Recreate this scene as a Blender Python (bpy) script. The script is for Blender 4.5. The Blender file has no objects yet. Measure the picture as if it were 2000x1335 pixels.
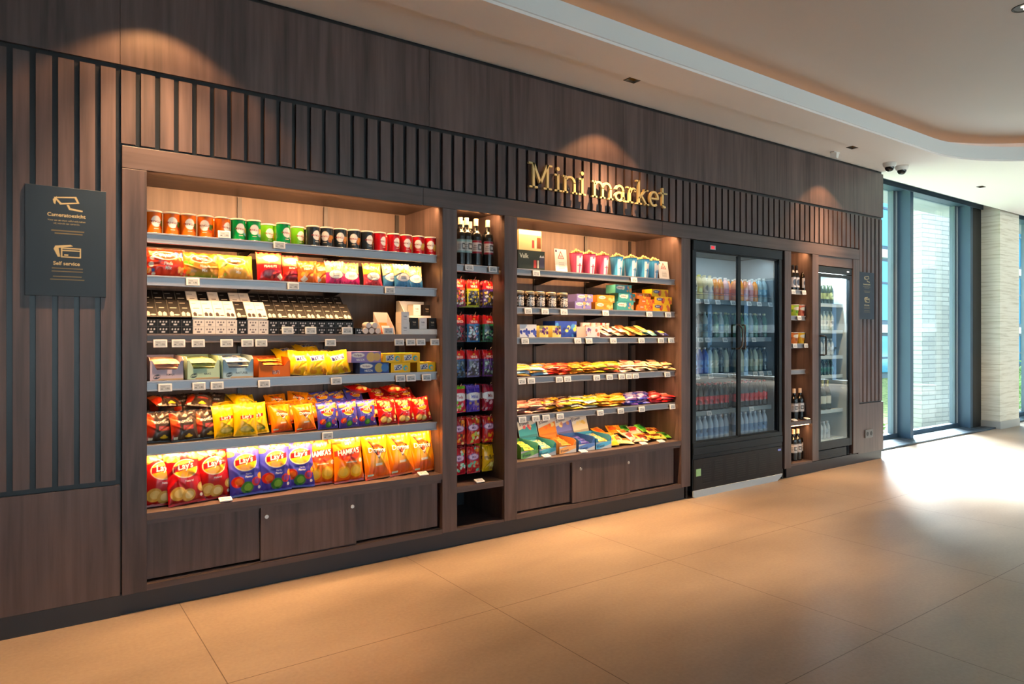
import bpy, bmesh, math, random
import numpy as np
from mathutils import Vector, Matrix, Euler

# ---------------------------------------------------------------- camera, world, sun, exposure
scene = bpy.context.scene
COL = scene.collection
F_PX, YAW, Y0, EYE = 1344.0, math.radians(35.63), 656.8, 1.28
cam_d = bpy.data.cameras.new('camera')
cam = bpy.data.objects.new('camera', cam_d)
COL.objects.link(cam)
cam.location = (0, 0, EYE)
cam.rotation_euler = (math.pi / 2, 0, -YAW)
cam_d.sensor_width = 36.0
cam_d.lens = 36.0 * F_PX / 2000.0
cam_d.shift_y = (Y0 - 667.5) / 2000.0
cam_d.clip_end = 300
scene.camera = cam

scene.view_settings.view_transform = 'Standard'
scene.view_settings.look = 'None'
scene.view_settings.exposure = 0.03
scene.view_settings.gamma = 1.0
scene.view_settings.use_curve_mapping = False

world = bpy.data.worlds.new('sky'); scene.world = world
world.use_nodes = True
bg = world.node_tree.nodes['Background']
bg.inputs[0].default_value = (0.72, 0.87, 1.0, 1)
bg.inputs[1].default_value = 3.7

def lamp(name, kind, loc, energy, color, rot=(0, 0, 0), **kw):
    d = bpy.data.lights.new(name, kind); d.energy = energy; d.color = color
    for k, v in kw.items(): setattr(d, k, v)
    o = bpy.data.objects.new(name, d); COL.objects.link(o)
    o.location = loc; o.rotation_euler = rot
    return o
# soft daylight slanting in from beyond the end of the wall
_dir = Vector((-0.74, -0.67, -0.78)).normalized()
sun = lamp('sun', 'SUN', (12, 9, 9), 80.0, (0.90, 0.96, 1.0), angle=math.radians(26))
sun.rotation_euler = _dir.to_track_quat('-Z', 'Y').to_euler()
WARM = (1.0, 0.50, 0.19)
LEDC = (1.0, 0.53, 0.22)
SPOTX = [-2.306, 0.53, 3.366, 6.203, 9.04]
COREK = [0.22, 0.58, 1.0, 0.55, 0.3]
for i, x in enumerate(SPOTX):
    lamp('wall_washer', 'SPOT', (x, 3.288, 3.0), 50.0, WARM, (0, 0, 0),
         spot_size=math.radians(99), spot_blend=0.25, shadow_soft_size=0.012)
    lamp('wall_washer_core', 'SPOT', (x, 3.288, 2.995), 720.0 * COREK[i], (1.0, 0.60, 0.30), (0, 0, 0),
         spot_size=math.radians(72), spot_blend=1.0, shadow_soft_size=0.02)

# ---------------------------------------------------------------- helpers
def lin(c):
    return tuple((x / 12.92 if x <= 0.04045 else ((x + 0.055) / 1.055) ** 2.4) for x in c)
def rgb(r, g, b): return lin((r / 255, g / 255, b / 255))

MATS = {}
def mat(name, color=(0.5, 0.5, 0.5), rough=0.5, metal=0.0, coat=0.0, emit=None, strength=0.0, spec=0.5):
    if name in MATS: return MATS[name]
    m = bpy.data.materials.new(name); m.use_nodes = True
    b = m.node_tree.nodes['Principled BSDF']
    b.inputs['Base Color'].default_value = (*color, 1)
    b.inputs['Roughness'].default_value = rough
    b.inputs['Metallic'].default_value = metal
    b.inputs['Coat Weight'].default_value = coat
    b.inputs['Specular IOR Level'].default_value = spec
    if emit:
        b.inputs['Emission Color'].default_value = (*emit, 1)
        b.inputs['Emission Strength'].default_value = strength
    MATS[name] = m
    return m

def nd(nt, t, **kw):
    n = nt.nodes.new(t)
    for k, v in kw.items():
        if k.startswith('i_'): n.inputs[k[2:].replace('_', ' ')].default_value = v
        else: setattr(n, k, v)
    return n

def wood(name, axis, dark, light, rough=0.42):
    """veneer: fine streaks along one axis, broader bands across"""
    m = mat(name, rough=rough); nt = m.node_tree; L = nt.links
    b = nt.nodes['Principled BSDF']
    tc = nd(nt, 'ShaderNodeTexCoord')
    def noise(sc, scale, det, dist=0.0):
        mp = nd(nt, 'ShaderNodeMapping'); mp.inputs['Scale'].default_value = sc
        L.new(tc.outputs['Object'], mp.inputs['Vector'])
        n = nd(nt, 'ShaderNodeTexNoise'); n.inputs['Scale'].default_value = scale
        n.inputs['Detail'].default_value = det; n.inputs['Distortion'].default_value = dist
        L.new(mp.outputs[0], n.inputs['Vector'])
        return n
    a = 0.06
    sc = {'z': (1, 1, a), 'x': (a, 1, 1)}[axis]
    n1 = noise(sc, 34, 4, 0.3)
    n2 = noise({'z': (1, 1, 0.05), 'x': (0.05, 1, 1)}[axis], 6.0, 2)
    add = nd(nt, 'ShaderNodeMix'); add.data_type = 'FLOAT'; add.inputs[0].default_value = 0.5
    L.new(n1.outputs['Fac'], add.inputs[2]); L.new(n2.outputs['Fac'], add.inputs[3])
    r = nd(nt, 'ShaderNodeValToRGB')
    r.color_ramp.elements[0].position = 0.34; r.color_ramp.elements[0].color = (*dark, 1)
    r.color_ramp.elements[1].position = 0.66; r.color_ramp.elements[1].color = (*light, 1)
    L.new(add.outputs[0], r.inputs[0]); L.new(r.outputs[0], b.inputs['Base Color'])
    bp = nd(nt, 'ShaderNodeBump'); bp.inputs['Strength'].default_value = 0.06; bp.inputs['Distance'].default_value = 0.002
    L.new(n1.outputs['Fac'], bp.inputs['Height']); L.new(bp.outputs[0], b.inputs['Normal'])
    return m

def painted(name, rough, coat=0.0, spec=0.5):
    """shows the printed artwork stored on the mesh"""
    m = mat(name, rough=rough, coat=coat, spec=spec); nt = m.node_tree
    a = nd(nt, 'ShaderNodeAttribute', attribute_name='Col')
    nt.links.new(a.outputs['Color'], nt.nodes['Principled BSDF'].inputs['Base Color'])
    return m

def glass(name, tint, ior):
    m = bpy.data.materials.new(name); m.use_nodes = True; nt = m.node_tree; nt.nodes.clear()
    o = nd(nt, 'ShaderNodeOutputMaterial'); mx = nd(nt, 'ShaderNodeMixShader')
    lw = nd(nt, 'ShaderNodeLayerWeight'); lw.inputs[0].default_value = 0.5
    pw = nd(nt, 'ShaderNodeMath', operation='POWER'); pw.inputs[1].default_value = 5.0
    f = nd(nt, 'ShaderNodeMath', operation='MULTIPLY_ADD'); f0 = ((ior - 1) / (ior + 1)) ** 2
    f.inputs[1].default_value = 1 - f0; f.inputs[2].default_value = f0
    nt.links.new(lw.outputs['Facing'], pw.inputs[0]); nt.links.new(pw.outputs[0], f.inputs[0])
    t = nd(nt, 'ShaderNodeBsdfTransparent'); t.inputs[0].default_value = (*tint, 1)
    g = nd(nt, 'ShaderNodeBsdfGlossy'); g.inputs['Roughness'].default_value = 0.0
    g.inputs['Color'].default_value = (0.9, 0.95, 1, 1)
    L = nt.links
    L.new(f.outputs[0], mx.inputs[0]); L.new(t.outputs[0], mx.inputs[1]); L.new(g.outputs[0], mx.inputs[2])
    L.new(mx.outputs[0], o.inputs[0]); MATS[name] = m
    return m

WOODV = wood('walnut_vertical', 'z', (0.043, 0.029, 0.029), (0.127, 0.085, 0.081))
WOODH = wood('walnut_horizontal', 'x', (0.058, 0.040, 0.038), (0.116, 0.080, 0.075))
WOODB = wood('walnut_back', 'z', (0.085, 0.056, 0.046), (0.190, 0.125, 0.098), 0.5)
DARK = mat('anthracite', (0.006, 0.009, 0.013), 0.33)
BLACK = mat('black', (0.006, 0.006, 0.007), 0.5)
BASE = mat('baseboard_blue_black', (0.018, 0.024, 0.034), 0.35)
METAL = mat('shelf_metal', (0.33, 0.325, 0.345), 0.4, 0.6)
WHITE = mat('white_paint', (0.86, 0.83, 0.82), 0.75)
FASC = mat('white_fascia', (0.76, 0.78, 0.78), 0.55)
CHROME = mat('chrome', (0.8, 0.8, 0.8), 0.15, 1.0)
GOLD = mat('gold_sign', rgb(212, 192, 134), 0.45, 0.2)
FRAME = mat('window_frame_blue', rgb(62, 88, 110), 0.4, 0.2)
FRIDGE = mat('fridge_charcoal', (0.012, 0.019, 0.026), 0.42, spec=0.22)
LEDM = mat('led_strip', (1, 1, 1), 0.5, emit=LEDC, strength=14.0)
PCART = painted('printed_carton', 0.5, 0.0, 0.3)
PFOIL = painted('printed_foil', 0.28, 0.15)
PGLOS = painted('printed_gloss', 0.22, 0.3)
PMATT = painted('printed_matt', 0.7)
WHITEP = mat('white_plastic', (0.78, 0.78, 0.76), 0.4)
GLASS = glass('door_glass', (0.80, 0.88, 0.89), 1.85)
WGLASS = glass('window_glass', (0.93, 0.98, 0.98), 1.35)

class MB:
    """collects simple solids and links them as one mesh"""
    def __init__(s): s.v = []; s.f = []; s.m = []
    def add(s, vs, fs, mi=0):
        k = len(s.v); s.v += [tuple(p) for p in vs]
        s.f += [tuple(i + k for i in f) for f in fs]; s.m += [mi] * len(fs)
        return s
    def box(s, x0, x1, y0, y1, z0, z1, mi=0):
        if x0 > x1: x0, x1 = x1, x0
        if y0 > y1: y0, y1 = y1, y0
        if z0 > z1: z0, z1 = z1, z0
        vs = [(x0, y0, z0), (x1, y0, z0), (x1, y1, z0), (x0, y1, z0), (x0, y0, z1), (x1, y0, z1), (x1, y1, z1), (x0, y1, z1)]
        return s.add(vs, [(3, 2, 1, 0), (4, 5, 6, 7), (0, 1, 5, 4), (1, 2, 6, 5), (2, 3, 7, 6), (3, 0, 4, 7)], mi)
    def lathe(s, prof, c=(0, 0, 0), n=24, axis='z', mi=0):
        vs = []; 
        for (r, h) in prof:
            for k in range(n):
                a = 2 * math.pi * k / n
                p = {'z': (r * math.cos(a), r * math.sin(a), h), 'y': (r * math.cos(a), h, r * math.sin(a)), 'x': (h, r * math.cos(a), r * math.sin(a))}[axis]
                vs.append((p[0] + c[0], p[1] + c[1], p[2] + c[2]))
        fs = []
        for j in range(len(prof) - 1):
            for k in range(n):
                a = j * n + k; b = j * n + (k + 1) % n
                fs.append((a, b, b + n, a + n))
        fs.append(tuple(range(n))[::-1]); fs.append(tuple((len(prof) - 1) * n + k for k in range(n)))
        if axis == 'y': fs = [f[::-1] for f in fs]
        return s.add(vs, fs, mi)
    def tube(s, pts, r, n=8, mi=0, closed=False):
        pts = [Vector(p) for p in pts]; vs = []; prev = None
        for i, p in enumerate(pts):
            a = pts[max(0, i - 1)]; b = pts[min(len(pts) - 1, i + 1)]
            t = (b - a).normalized()
            u = t.orthogonal().normalized() if prev is None else (prev - t * prev.dot(t)).normalized()
            prev = u; w = t.cross(u)
            for k in range(n):
                an = 2 * math.pi * k / n
                vs.append(p + u * (r * math.cos(an)) + w * (r * math.sin(an)))
        fs = [(i * n + k, i * n + (k + 1) % n, (i + 1) * n + (k + 1) % n, (i + 1) * n + k) for i in range(len(pts) - 1) for k in range(n)]
        fs.append(tuple(range(n))[::-1]); fs.append(tuple((len(pts) - 1) * n + k for k in range(n)))
        return s.add(vs, fs, mi)
    def prism(s, poly, z0, z1, plane='xy', mi=0):
        """extrude an outline; plane xz extrudes along y, yz along x"""
        n = len(poly)
        def P(a, b, h): return {'xy': (a, b, h), 'xz': (a, h, b), 'yz': (h, a, b)}[plane]
        vs = [P(a, b, z0) for a, b in poly] + [P(a, b, z1) for a, b in poly]
        fs = [tuple(range(n))[::-1], tuple(range(n, 2 * n))] + [(i, (i + 1) % n, (i + 1) % n + n, i + n) for i in range(n)]
        return s.add(vs, fs, mi)
    def build(s, name, m, parent=None, smooth=False, bevel=0.0, loc=None):
        me = bpy.data.meshes.new(name); me.from_pydata(s.v, [], s.f)
        ms = m if isinstance(m, (list, tuple)) else [m]
        for x in ms: me.materials.append(x)
        if len(ms) > 1: me.polygons.foreach_set('material_index', s.m)
        bm = bmesh.new(); bm.from_mesh(me); bmesh.ops.recalc_face_normals(bm, faces=bm.faces); bm.to_mesh(me); bm.free()
        if smooth:
            me.polygons.foreach_set('use_smooth', [True] * len(me.polygons)); me.set_sharp_from_angle(angle=math.radians(40))
        o = bpy.data.objects.new(name, me); COL.objects.link(o)
        if parent: o.parent = parent
        if loc: o.location = loc
        if bevel:
            b = o.modifiers.new('bevel', 'BEVEL'); b.width = bevel; b.segments = 2; b.limit_method = 'ANGLE'
        return o

LABELS = {}
def tag(o, label, cat, group=None, kind=None):
    n = len(label.split())
    if not 4 <= n <= 16: print('LABEL LENGTH', n, label)
    if label in LABELS and LABELS[label] != (group or 0): print('LABEL TWICE', label)
    LABELS[label] = group or 0
    o['label'] = label; o['category'] = cat
    if group: o['group'] = group
    if kind: o['kind'] = kind
    return o
def structure(o):
    o['kind'] = 'structure'; return o
def empty(name, loc=(0, 0, 0), rz=0):
    o = bpy.data.objects.new(name, None); COL.objects.link(o)
    o.empty_display_size = 0.05; o.location = loc; o.rotation_euler = (0, 0, rz); return o
USED = set()
def copy_tree(o, parent=None):
    c = o.copy(); COL.objects.link(c)
    if parent: c.parent = parent; c.matrix_parent_inverse = o.matrix_parent_inverse.copy()
    for ch in [k for k in ALLCH.get(o.name, [])] if False else list(o.children): copy_tree(ch, c)
    return c
def put(proto, loc, rot=(0, 0, 0), label='', cat='', group=None, scale=None):
    """first call places the thing itself, later calls place copies of it and its parts"""
    if proto.name in USED: o = copy_tree(proto)
    else: o = proto
    USED.add(proto.name)
    o.location = loc; o.rotation_euler = rot
    o.scale = scale if scale else (1, 1, 1)
    tag(o, label, cat, group)
    return o
NUM = ['leftmost', 'second from left', 'third from left', 'fourth from left', 'fifth from left', 'sixth from left', 'seventh from left', 'eighth from left',
       'ninth from left', 'tenth from left', 'eleventh from left', 'twelfth from left', 'thirteenth from left', 'fourteenth from left']
def nth(i, n):
    if i == n - 1 and n > 1: return 'rightmost'
    if i < 8: return NUM[i]
    if n - 1 - i < 8: return NUM[n - 1 - i].replace('leftmost', 'rightmost').replace('left', 'right')
    return '%dth from left' % (i + 1)
def WX(u, y):
    """wall coordinate of a measured column of the photograph on the plane y"""
    t = (u - 1000) / F_PX
    return y * (math.sin(YAW) + t * math.cos(YAW)) / (math.cos(YAW) - t * math.sin(YAW))

# ---------------------------------------------------------------- floor
def floor_mat():
    m = mat('floor_tiles', rough=0.34); nt = m.node_tree; L = nt.links; b = nt.nodes['Principled BSDF']
    tc = nd(nt, 'ShaderNodeTexCoord'); sp = nd(nt, 'ShaderNodeSeparateXYZ'); L.new(tc.outputs['Object'], sp.inputs[0])
    def mth(op, a, v=None, c=None):
        n = nd(nt, 'ShaderNodeMath', operation=op)
        for i, x in enumerate((a, v, c)):
            if x is None: continue
            if isinstance(x, (int, float)): n.inputs[i].default_value = x
            else: L.new(x, n.inputs[i])
        return n.outputs[0]
    def line(sock, off):
        f = mth('FRACT', mth('DIVIDE', mth('SUBTRACT', sock, off), 1.2013))
        return mth('LESS_THAN', mth('MINIMUM', f, mth('SUBTRACT', 1.0, f)), 0.0016)
    g = mth('MAXIMUM', line(sp.outputs[0], 0.6264 - 12.013), line(sp.outputs[1], 2.676 - 12.013))
    def noise(scale, det, stretch=(1, 1, 1)):
        mp = nd(nt, 'ShaderNodeMapping'); mp.inputs['Scale'].default_value = stretch
        L.new(tc.outputs['Object'], mp.inputs['Vector'])
        n = nd(nt, 'ShaderNodeTexNoise'); n.inputs['Scale'].default_value = scale; n.inputs['Detail'].default_value = det
        L.new(mp.outputs[0], n.inputs['Vector']); return n
    n1 = noise(1.3, 3, (0.7, 1.6, 1)); n2 = noise(60, 4)
    mx = nd(nt, 'ShaderNodeMix'); mx.data_type = 'FLOAT'; mx.inputs[0].default_value = 0.25
    L.new(n1.outputs['Fac'], mx.inputs[2]); L.new(n2.outputs['Fac'], mx.inputs[3])
    r = nd(nt, 'ShaderNodeValToRGB')
    r.color_ramp.elements[0].position = 0.32; r.color_ramp.elements[0].color = (*rgb(128, 113, 99), 1)
    r.color_ramp.elements[1].position = 0.66; r.color_ramp.elements[1].color = (*rgb(162, 146, 128), 1)
    L.new(mx.outputs[0], r.inputs[0])
    c = nd(nt, 'ShaderNodeMix'); c.data_type = 'RGBA'
    L.new(g, c.inputs[0]); L.new(r.outputs[0], c.inputs[6]); c.inputs[7].default_value = (*rgb(84, 66, 52), 1)
    L.new(c.outputs[2], b.inputs['Base Color'])
    rr = mth('ADD', mth('MULTIPLY', n1.outputs['Fac'], 0.18), 0.27)
    L.new(rr, b.inputs['Roughness'])
    bp = nd(nt, 'ShaderNodeBump'); bp.inputs['Strength'].default_value = 0.25; bp.inputs['Distance'].default_value = 0.002
    L.new(mth('SUBTRACT', 1.0, g), bp.inputs['Height']); L.new(bp.outputs[0], b.inputs['Normal'])
    return m
XW, XE, YS = -4.5, 18.0, -7.2
structure(MB().box(XW, XE, YS, 4.5, -0.1, 0).build('floor', floor_mat()))

# ---------------------------------------------------------------- wood wall
FY = 3.598           # front of the frame round the bays
SY = 3.610           # front of slats and panels
TOP = 3.01
w = MB()
seams = [XW, -2.83, -1.226, 0.378, 1.982, 3.586, 5.189, 6.793, 7.394]
for a, b in zip(seams, seams[1:]): w.box(a + 0.001, b - 0.001, SY, SY + 0.018, 2.528, 2.982)
for a, b in zip(seams[:3], seams[1:4]): w.box(a + 0.001, b - 0.001, SY, SY + 0.018, 0.094, 0.600)
w.box(6.888, 7.394, SY, SY + 0.018, 0.094, 0.597)
n = -54
while True:
    x = -0.0211 + 0.0806 * n; n += 1
    if x > 7.36: break
    if x < XW: continue
    x1 = min(x + 0.0586, 7.394)
    if x < 0.36: z0 = 0.624
    elif x < 6.87: z0 = 2.168
    else: z0 = 0.612
    w.box(x, x1, SY, SY + 0.018, z0, 2.504)
wall = structure(w.build('wall_back', WOODV))
bk = MB()
bk.box(XW, 0.383, SY + 0.018, SY + 0.03, 0.0, TOP)
bk.box(0.383, 6.886, SY + 0.018, SY + 0.03, 2.15, TOP)
bk.box(6.886, 7.392, SY + 0.018, SY + 0.03, 0.0, TOP)
structure(bk.build('wall_back_lining', DARK, wall))
core = MB()
core.box(XW, 0.38, SY + 0.03, 4.2, 0, TOP); core.box(0.38, 6.886, 4.14, 4.2, 0, TOP); core.box(0.38, 6.886, SY + 0.03, 4.14, 2.165, TOP)
core.box(6.886, 7.38, SY + 0.03, 4.2, 0, TOP)
structure(core.build('wall_back_core', DARK, wall))
# baseboard: slightly set back under the bays, with the fridge standing in a gap
bb = MB()
bb.box(XW, 0.378, 3.609, 3.628, 0, 0.093)
bb.box(0.378, 4.268, 3.624, 3.64, 0, 0.098); bb.box(5.66, 7.372, 3.624, 3.64, 0, 0.098)
structure(bb.build('baseboard_back', BASE))
# frame round the bays
structure(MB().box(0.384, 1.935, FY, FY + 0.03, 2.053, 2.155).box(1.937, 3.99, FY, FY + 0.03, 2.053, 2.155).box(3.992, 6.886, FY, FY + 0.03, 2.053, 2.155).build('trim_1', WOODH, bevel=0.0012))
st = MB()
for a, b, z0 in [(0.384, 0.485, 0.094), (2.066, 2.167, 0.1), (2.520, 2.620, 0.1), (4.207, 4.313, 0.1), (5.594, 5.695, 0.09), (6.040, 6.144, 0.11), (6.770, 6.886, 0.11)]:
    st.box(a, b, FY, FY + 0.03, z0, 2.051)
structure(st.build('trim_2', WOODV, bevel=0.0012))

# ---------------------------------------------------------------- ceiling
cl = MB()
HALF = 0.05
cl.box(XW, XE, 3.288 + HALF, 3.745, TOP, TOP + 0.02)
xs = [XW] + [v for x in SPOTX for v in (x - HALF, x + HALF)] + [XE]
for a, b in zip(xs[::2], xs[1::2]): cl.box(a, b, 3.288 - HALF, 3.288 + HALF, TOP, TOP + 0.02)
ceil = structure(cl.build('ceiling', WHITE))
def rrect(x0, x1, y0, y1, r, n=16):
    pts = []
    for cx, cy, a0 in ((x1 - r, y1 - r, 0), (x0 + r, y1 - r, 90), (x0 + r, y0 + r, 180), (x1 - r, y0 + r, 270)):
        for k in range(n + 1):
            a = math.radians(a0 + 90 * k / n); pts.append((cx + r * math.cos(a), cy + r * math.sin(a)))
    return pts
OPX0, OPX1, OPY0, OPY1, OPR = -3.2, 8.53, -4.4, 2.934, 1.6
lower = rrect(OPX0, OPX1, OPY0, OPY1, OPR)
def ring_mesh(name, outer, inner, z, m, parent):
    bm = bmesh.new(); es = []
    for loop in (outer, inner):
        vs = [bm.verts.new((x, y, z)) for x, y in loop]
        es += [bm.edges.new((vs[i], vs[(i + 1) % len(vs)])) for i in range(len(vs))]
    bmesh.ops.triangle_fill(bm, edges=es, use_beauty=True)
    for f in bm.faces:
        if f.normal.z > 0: f.normal_flip()
    me = bpy.data.meshes.new(name); bm.to_mesh(me); bm.free(); me.materials.append(m)
    o = bpy.data.objects.new(name, me); COL.objects.link(o); o.parent = parent
    o.modifiers.new('thick', 'SOLIDIFY').thickness = -0.02
    return structure(o)
ring_mesh('ceiling_band', [(XW, YS), (XE, YS), (XE, 3.288 - HALF), (XW, 3.288 - HALF)], lower, TOP, WHITE, ceil)
# fascia of the raised part, its lip and the cove behind
UP = 3.235
def loft(name, loops, m, parent=None, smooth=True):
    n = len(loops[0]); vs = [p for lp in loops for p in lp]
    fs = [(j * n + i, j * n + (i + 1) % n, (j + 1) * n + (i + 1) % n, (j + 1) * n + i) for j in range(len(loops) - 1) for i in range(n)]
    mb = MB(); mb.add(vs, fs); return mb.build(name, m, parent, smooth)
def off(d, z): return [(x, y, z) for x, y in rrect(OPX0 - d, OPX1 + d, OPY0 - d, OPY1 + d, OPR + d)]
tr = structure(loft('trim_3', [off(-0.012, TOP - 0.004), off(-0.012, 3.128), off(0.006, 3.128), off(0.006, TOP - 0.004), off(-0.012, TOP - 0.004)], FASC))
structure(loft('cove', [off(0.006, 3.10), off(0.26, 3.10), off(0.26, UP + 0.005)], WHITE, ceil))
loft('led_strip', [off(0.150, 3.101), off(0.150, 3.110), off(0.165, 3.110), off(0.165, 3.101)], mat('cove_led', (1, 1, 1), emit=(1.0, 0.42, 0.10), strength=3.0), ceil)
structure(MB().box(XW, 9.4, YS, 3.3, UP, UP + 0.03).build('ceiling_raised', mat('raised_ceiling_grey', (0.52, 0.50, 0.49), 0.8), ceil))  # darker grey than the lower ceiling

# outer shell of the hall
structure(MB().box(XW - 0.2, XW, YS, 4.2, 0, 3.3).build('wall_left', mat('dark_plaster', (0.22, 0.19, 0.17), 0.8)))
# ---------------------------------------------------------------- windows, column, sill
def pane(name, x0, x1, y, z0, z1, parent, m=None, th=0.012):
    o = MB().box(x0, x1, y, y + th, z0, z1).build(name, m or WGLASS, parent); return structure(o)
GY = 4.205
def window(name, x0, x1, fins, head=3.09):
    f = MB()
    f.box(x0, x1, GY - 0.03, GY + 0.05, 0.0, 0.075); f.box(x0, x1, 4.00, GY + 0.05, head, 3.32)
    f.box(x0, x1, 4.00, 4.02, head - 0.03, head)
    o = structure(f.build(name, FRAME, bevel=0.002))
    g = MB()
    for x in fins:
        g.box(x - 0.015, x + 0.06, 4.024, GY + 0.03, 0.02, head)        # deep fin facing the room
    structure(g.build('fin', FRAME, o, bevel=0.002))
    h = MB()
    for x in fins: h.box(x - 0.105, x - 0.05, GY - 0.02, GY + 0.05, 0.05, head)
    structure(h.build('mullion', mat('mullion_grey', rgb(96, 112, 124), 0.4, 0.3), o, bevel=0.002))
    k = MB()
    for x in fins: k.box(x - 0.050, x - 0.0155, GY - 0.024, GY - 0.004, 0.05, head)
    structure(k.build('mullion_highlight', mat('aluminium_highlight', (0.75, 0.8, 0.82), 0.35, 0.4), o))  # pale strip paints the highlight along each aluminium mullion
    ed = [x0] + [v for x in fins for v in (x - 0.105, x + 0.06)] + [x1]
    for a, b in zip(ed[::2], ed[1::2]): pane('pane', a, b, GY, 0.07, head, o)
    return o
window('window_1', 7.38, 11.02, [8.93, 10.67])
structure(MB().box(10.75, 11.02, 4.03, 4.3, 0, 3.3).build('trim_4', BLACK))
window('window_2', 11.70, XE, [13.3, 15.0, 16.7])
s = MB(); s.box(7.38, 11.03, 3.848, 4.175, 0.0, 0.022); s.box(11.702, XE, 3.93, 4.175, 0.0, 0.022)
sill = structure(s.build('trim_5', mat('sill_metal', rgb(58, 76, 90), 0.38, 0.3), bevel=0.003))
g = MB()
for k in range(3): g.box(7.5, 10.95, 3.93 + k * 0.06, 3.955 + k * 0.06, 0.0221, 0.0235)
structure(g.build('sill_grille', mat('sill_grille', rgb(30, 42, 54), 0.5), sill))
head = MB(); head.box(7.38, XE, 3.745, 4.3, 3.30, 3.34); head.box(7.38, XE, 3.745, 3.757, TOP, 3.30)
structure(head.build('trim_6', mat('blind_recess', (0.10, 0.11, 0.12), 0.7)))
def stone_mat():
    m = mat('travertine', rough=0.6); nt = m.node_tree; L = nt.links; b = nt.nodes['Principled BSDF']
    tc = nd(nt, 'ShaderNodeTexCoord'); mp = nd(nt, 'ShaderNodeMapping'); mp.inputs['Scale'].default_value = (0.6, 0.6, 14)
    n = nd(nt, 'ShaderNodeTexNoise'); n.inputs['Scale'].default_value = 3.0; n.inputs['Detail'].default_value = 6; n.inputs['Roughness'].default_value = 0.65
    L.new(tc.outputs['Object'], mp.inputs[0]); L.new(mp.outputs[0], n.inputs[0])
    r = nd(nt, 'ShaderNodeValToRGB')
    r.color_ramp.elements[0].position = 0.32; r.color_ramp.elements[0].color = (*rgb(200, 190, 166), 1)
    r.color_ramp.elements[1].position = 0.52; r.color_ramp.elements[1].color = (*rgb(238, 232, 216), 1)
    L.new(n.outputs[0], r.inputs[0]); L.new(r.outputs[0], b.inputs['Base Color']); return m
structure(MB().box(11.02, 11.70, 3.80, 4.35, 0.10, 3.34).build('wall_column', stone_mat()))
structure(MB().box(11.01, 11.71, 3.79, 4.36, 0.0, 0.105).build('baseboard_column', mat('stone_base', rgb(176, 176, 172), 0.5)))
# far and rear sides of the hall
structure(MB().box(XE, XE + 0.2, 2.6, 4.5, 0, 3.34).box(XE, XE + 0.2, YS, 2.6, 2.95, 3.34).box(XE, XE + 0.2, YS, 2.6, 0, 0.1).build('wall_right', mat('pale_plaster', (0.6, 0.6, 0.58), 0.8)))
f = MB()
for k in range(8):
    y = 2.6 - k * 1.38; f.box(XE - 0.1, XE + 0.1, y - 0.06, y + 0.06, 0.1, 2.95)
f.box(XE + 0.02, XE + 0.08, YS, 2.6, 0.95, 1.0); f.box(XE + 0.02, XE + 0.08, YS, 2.6, 2.35, 2.42)
w4 = structure(f.build('window_4', FRAME))
structure(MB().add([(XE + 0.06, YS, 0.1), (XE + 0.06, 2.6, 0.1), (XE + 0.06, 2.6, 2.95), (XE + 0.06, YS, 2.95)], [(0, 1, 2, 3)]).build('pane', WGLASS, w4))
r = MB()
r.box(XW, -1.25, YS - 0.2, YS, 0, 3.3); r.box(-1.25, 14.5, YS - 0.2, YS, 2.95, 3.3); r.box(-1.25, 14.5, YS - 0.2, YS, 0, 0.12); r.box(14.5, XE, YS - 0.2, YS, 0, 3.3)
structure(r.build('wall_rear', mat('rear_plaster', (0.30, 0.28, 0.26), 0.8)))
f = MB()
for k in range(10):
    x = -1.25 + k * 1.75; f.box(x - 0.05, x + 0.05, YS - 0.14, YS + 0.02, 0.12, 2.95)
f.box(-1.25, 14.5, YS - 0.12, YS - 0.02, 2.3, 2.36)
w3 = structure(f.build('window_3', FRAME)); pane('pane', -1.25, 14.5, YS - 0.08, 0.12, 2.95, w3)

# ---------------------------------------------------------------- outside
def brick_mat():
    m = mat('white_brick', rough=0.8); nt = m.node_tree; L = nt.links; b = nt.nodes['Principled BSDF']
    tc = nd(nt, 'ShaderNodeTexCoord'); sp = nd(nt, 'ShaderNodeSeparateXYZ'); cb = nd(nt, 'ShaderNodeCombineXYZ')
    L.new(tc.outputs['Object'], sp.inputs[0]); ad = nd(nt, 'ShaderNodeMath', operation='ADD'); L.new(sp.outputs[0], ad.inputs[0]); L.new(sp.outputs[1], ad.inputs[1])
    L.new(ad.outputs[0], cb.inputs[0]); L.new(sp.outputs[2], cb.inputs[1])
    br = nd(nt, 'ShaderNodeTexBrick'); L.new(cb.outputs[0], br.inputs['Vector'])
    br.inputs['Color1'].default_value = (*rgb(200, 200, 194), 1); br.inputs['Color2'].default_value = (*rgb(184, 184, 178), 1)
    br.inputs['Mortar'].default_value = (*rgb(150, 152, 148), 1)
    br.inputs['Scale'].default_value = 1.0; br.inputs['Brick Width'].default_value = 0.42; br.inputs['Row Height'].default_value = 0.085
    br.inputs['Mortar Size'].default_value = 0.008
    L.new(br.outputs[0], b.inputs['Base Color'])
    bp = nd(nt, 'ShaderNodeBump'); bp.inputs['Strength'].default_value = 0.6; bp.inputs['Distance'].default_value = 0.01
    L.new(br.outputs['Fac'], bp.inputs['Height']); bp.invert = True; L.new(bp.outputs[0], b.inputs['Normal'])
    return m
GZ = -0.6
pier = MB().box(0, 2.4, 0, 0.2, GZ, 3.75).build('brick_wall', brick_mat())
pier.location = (13.75, 6.0, 0); pier.rotation_euler = (0, 0, -math.radians(7.6))
tag(pier, 'white brick outer wall seen through the window beside the stone column', 'wall')
soff = MB().box(4.0, 22, 4.3, 4.7, 3.11, 3.4).build('roof_overhang', mat('overhang', rgb(150, 158, 160), 0.7))
tag(soff, 'pale grey roof overhang outside above the windows', 'overhang')
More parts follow.
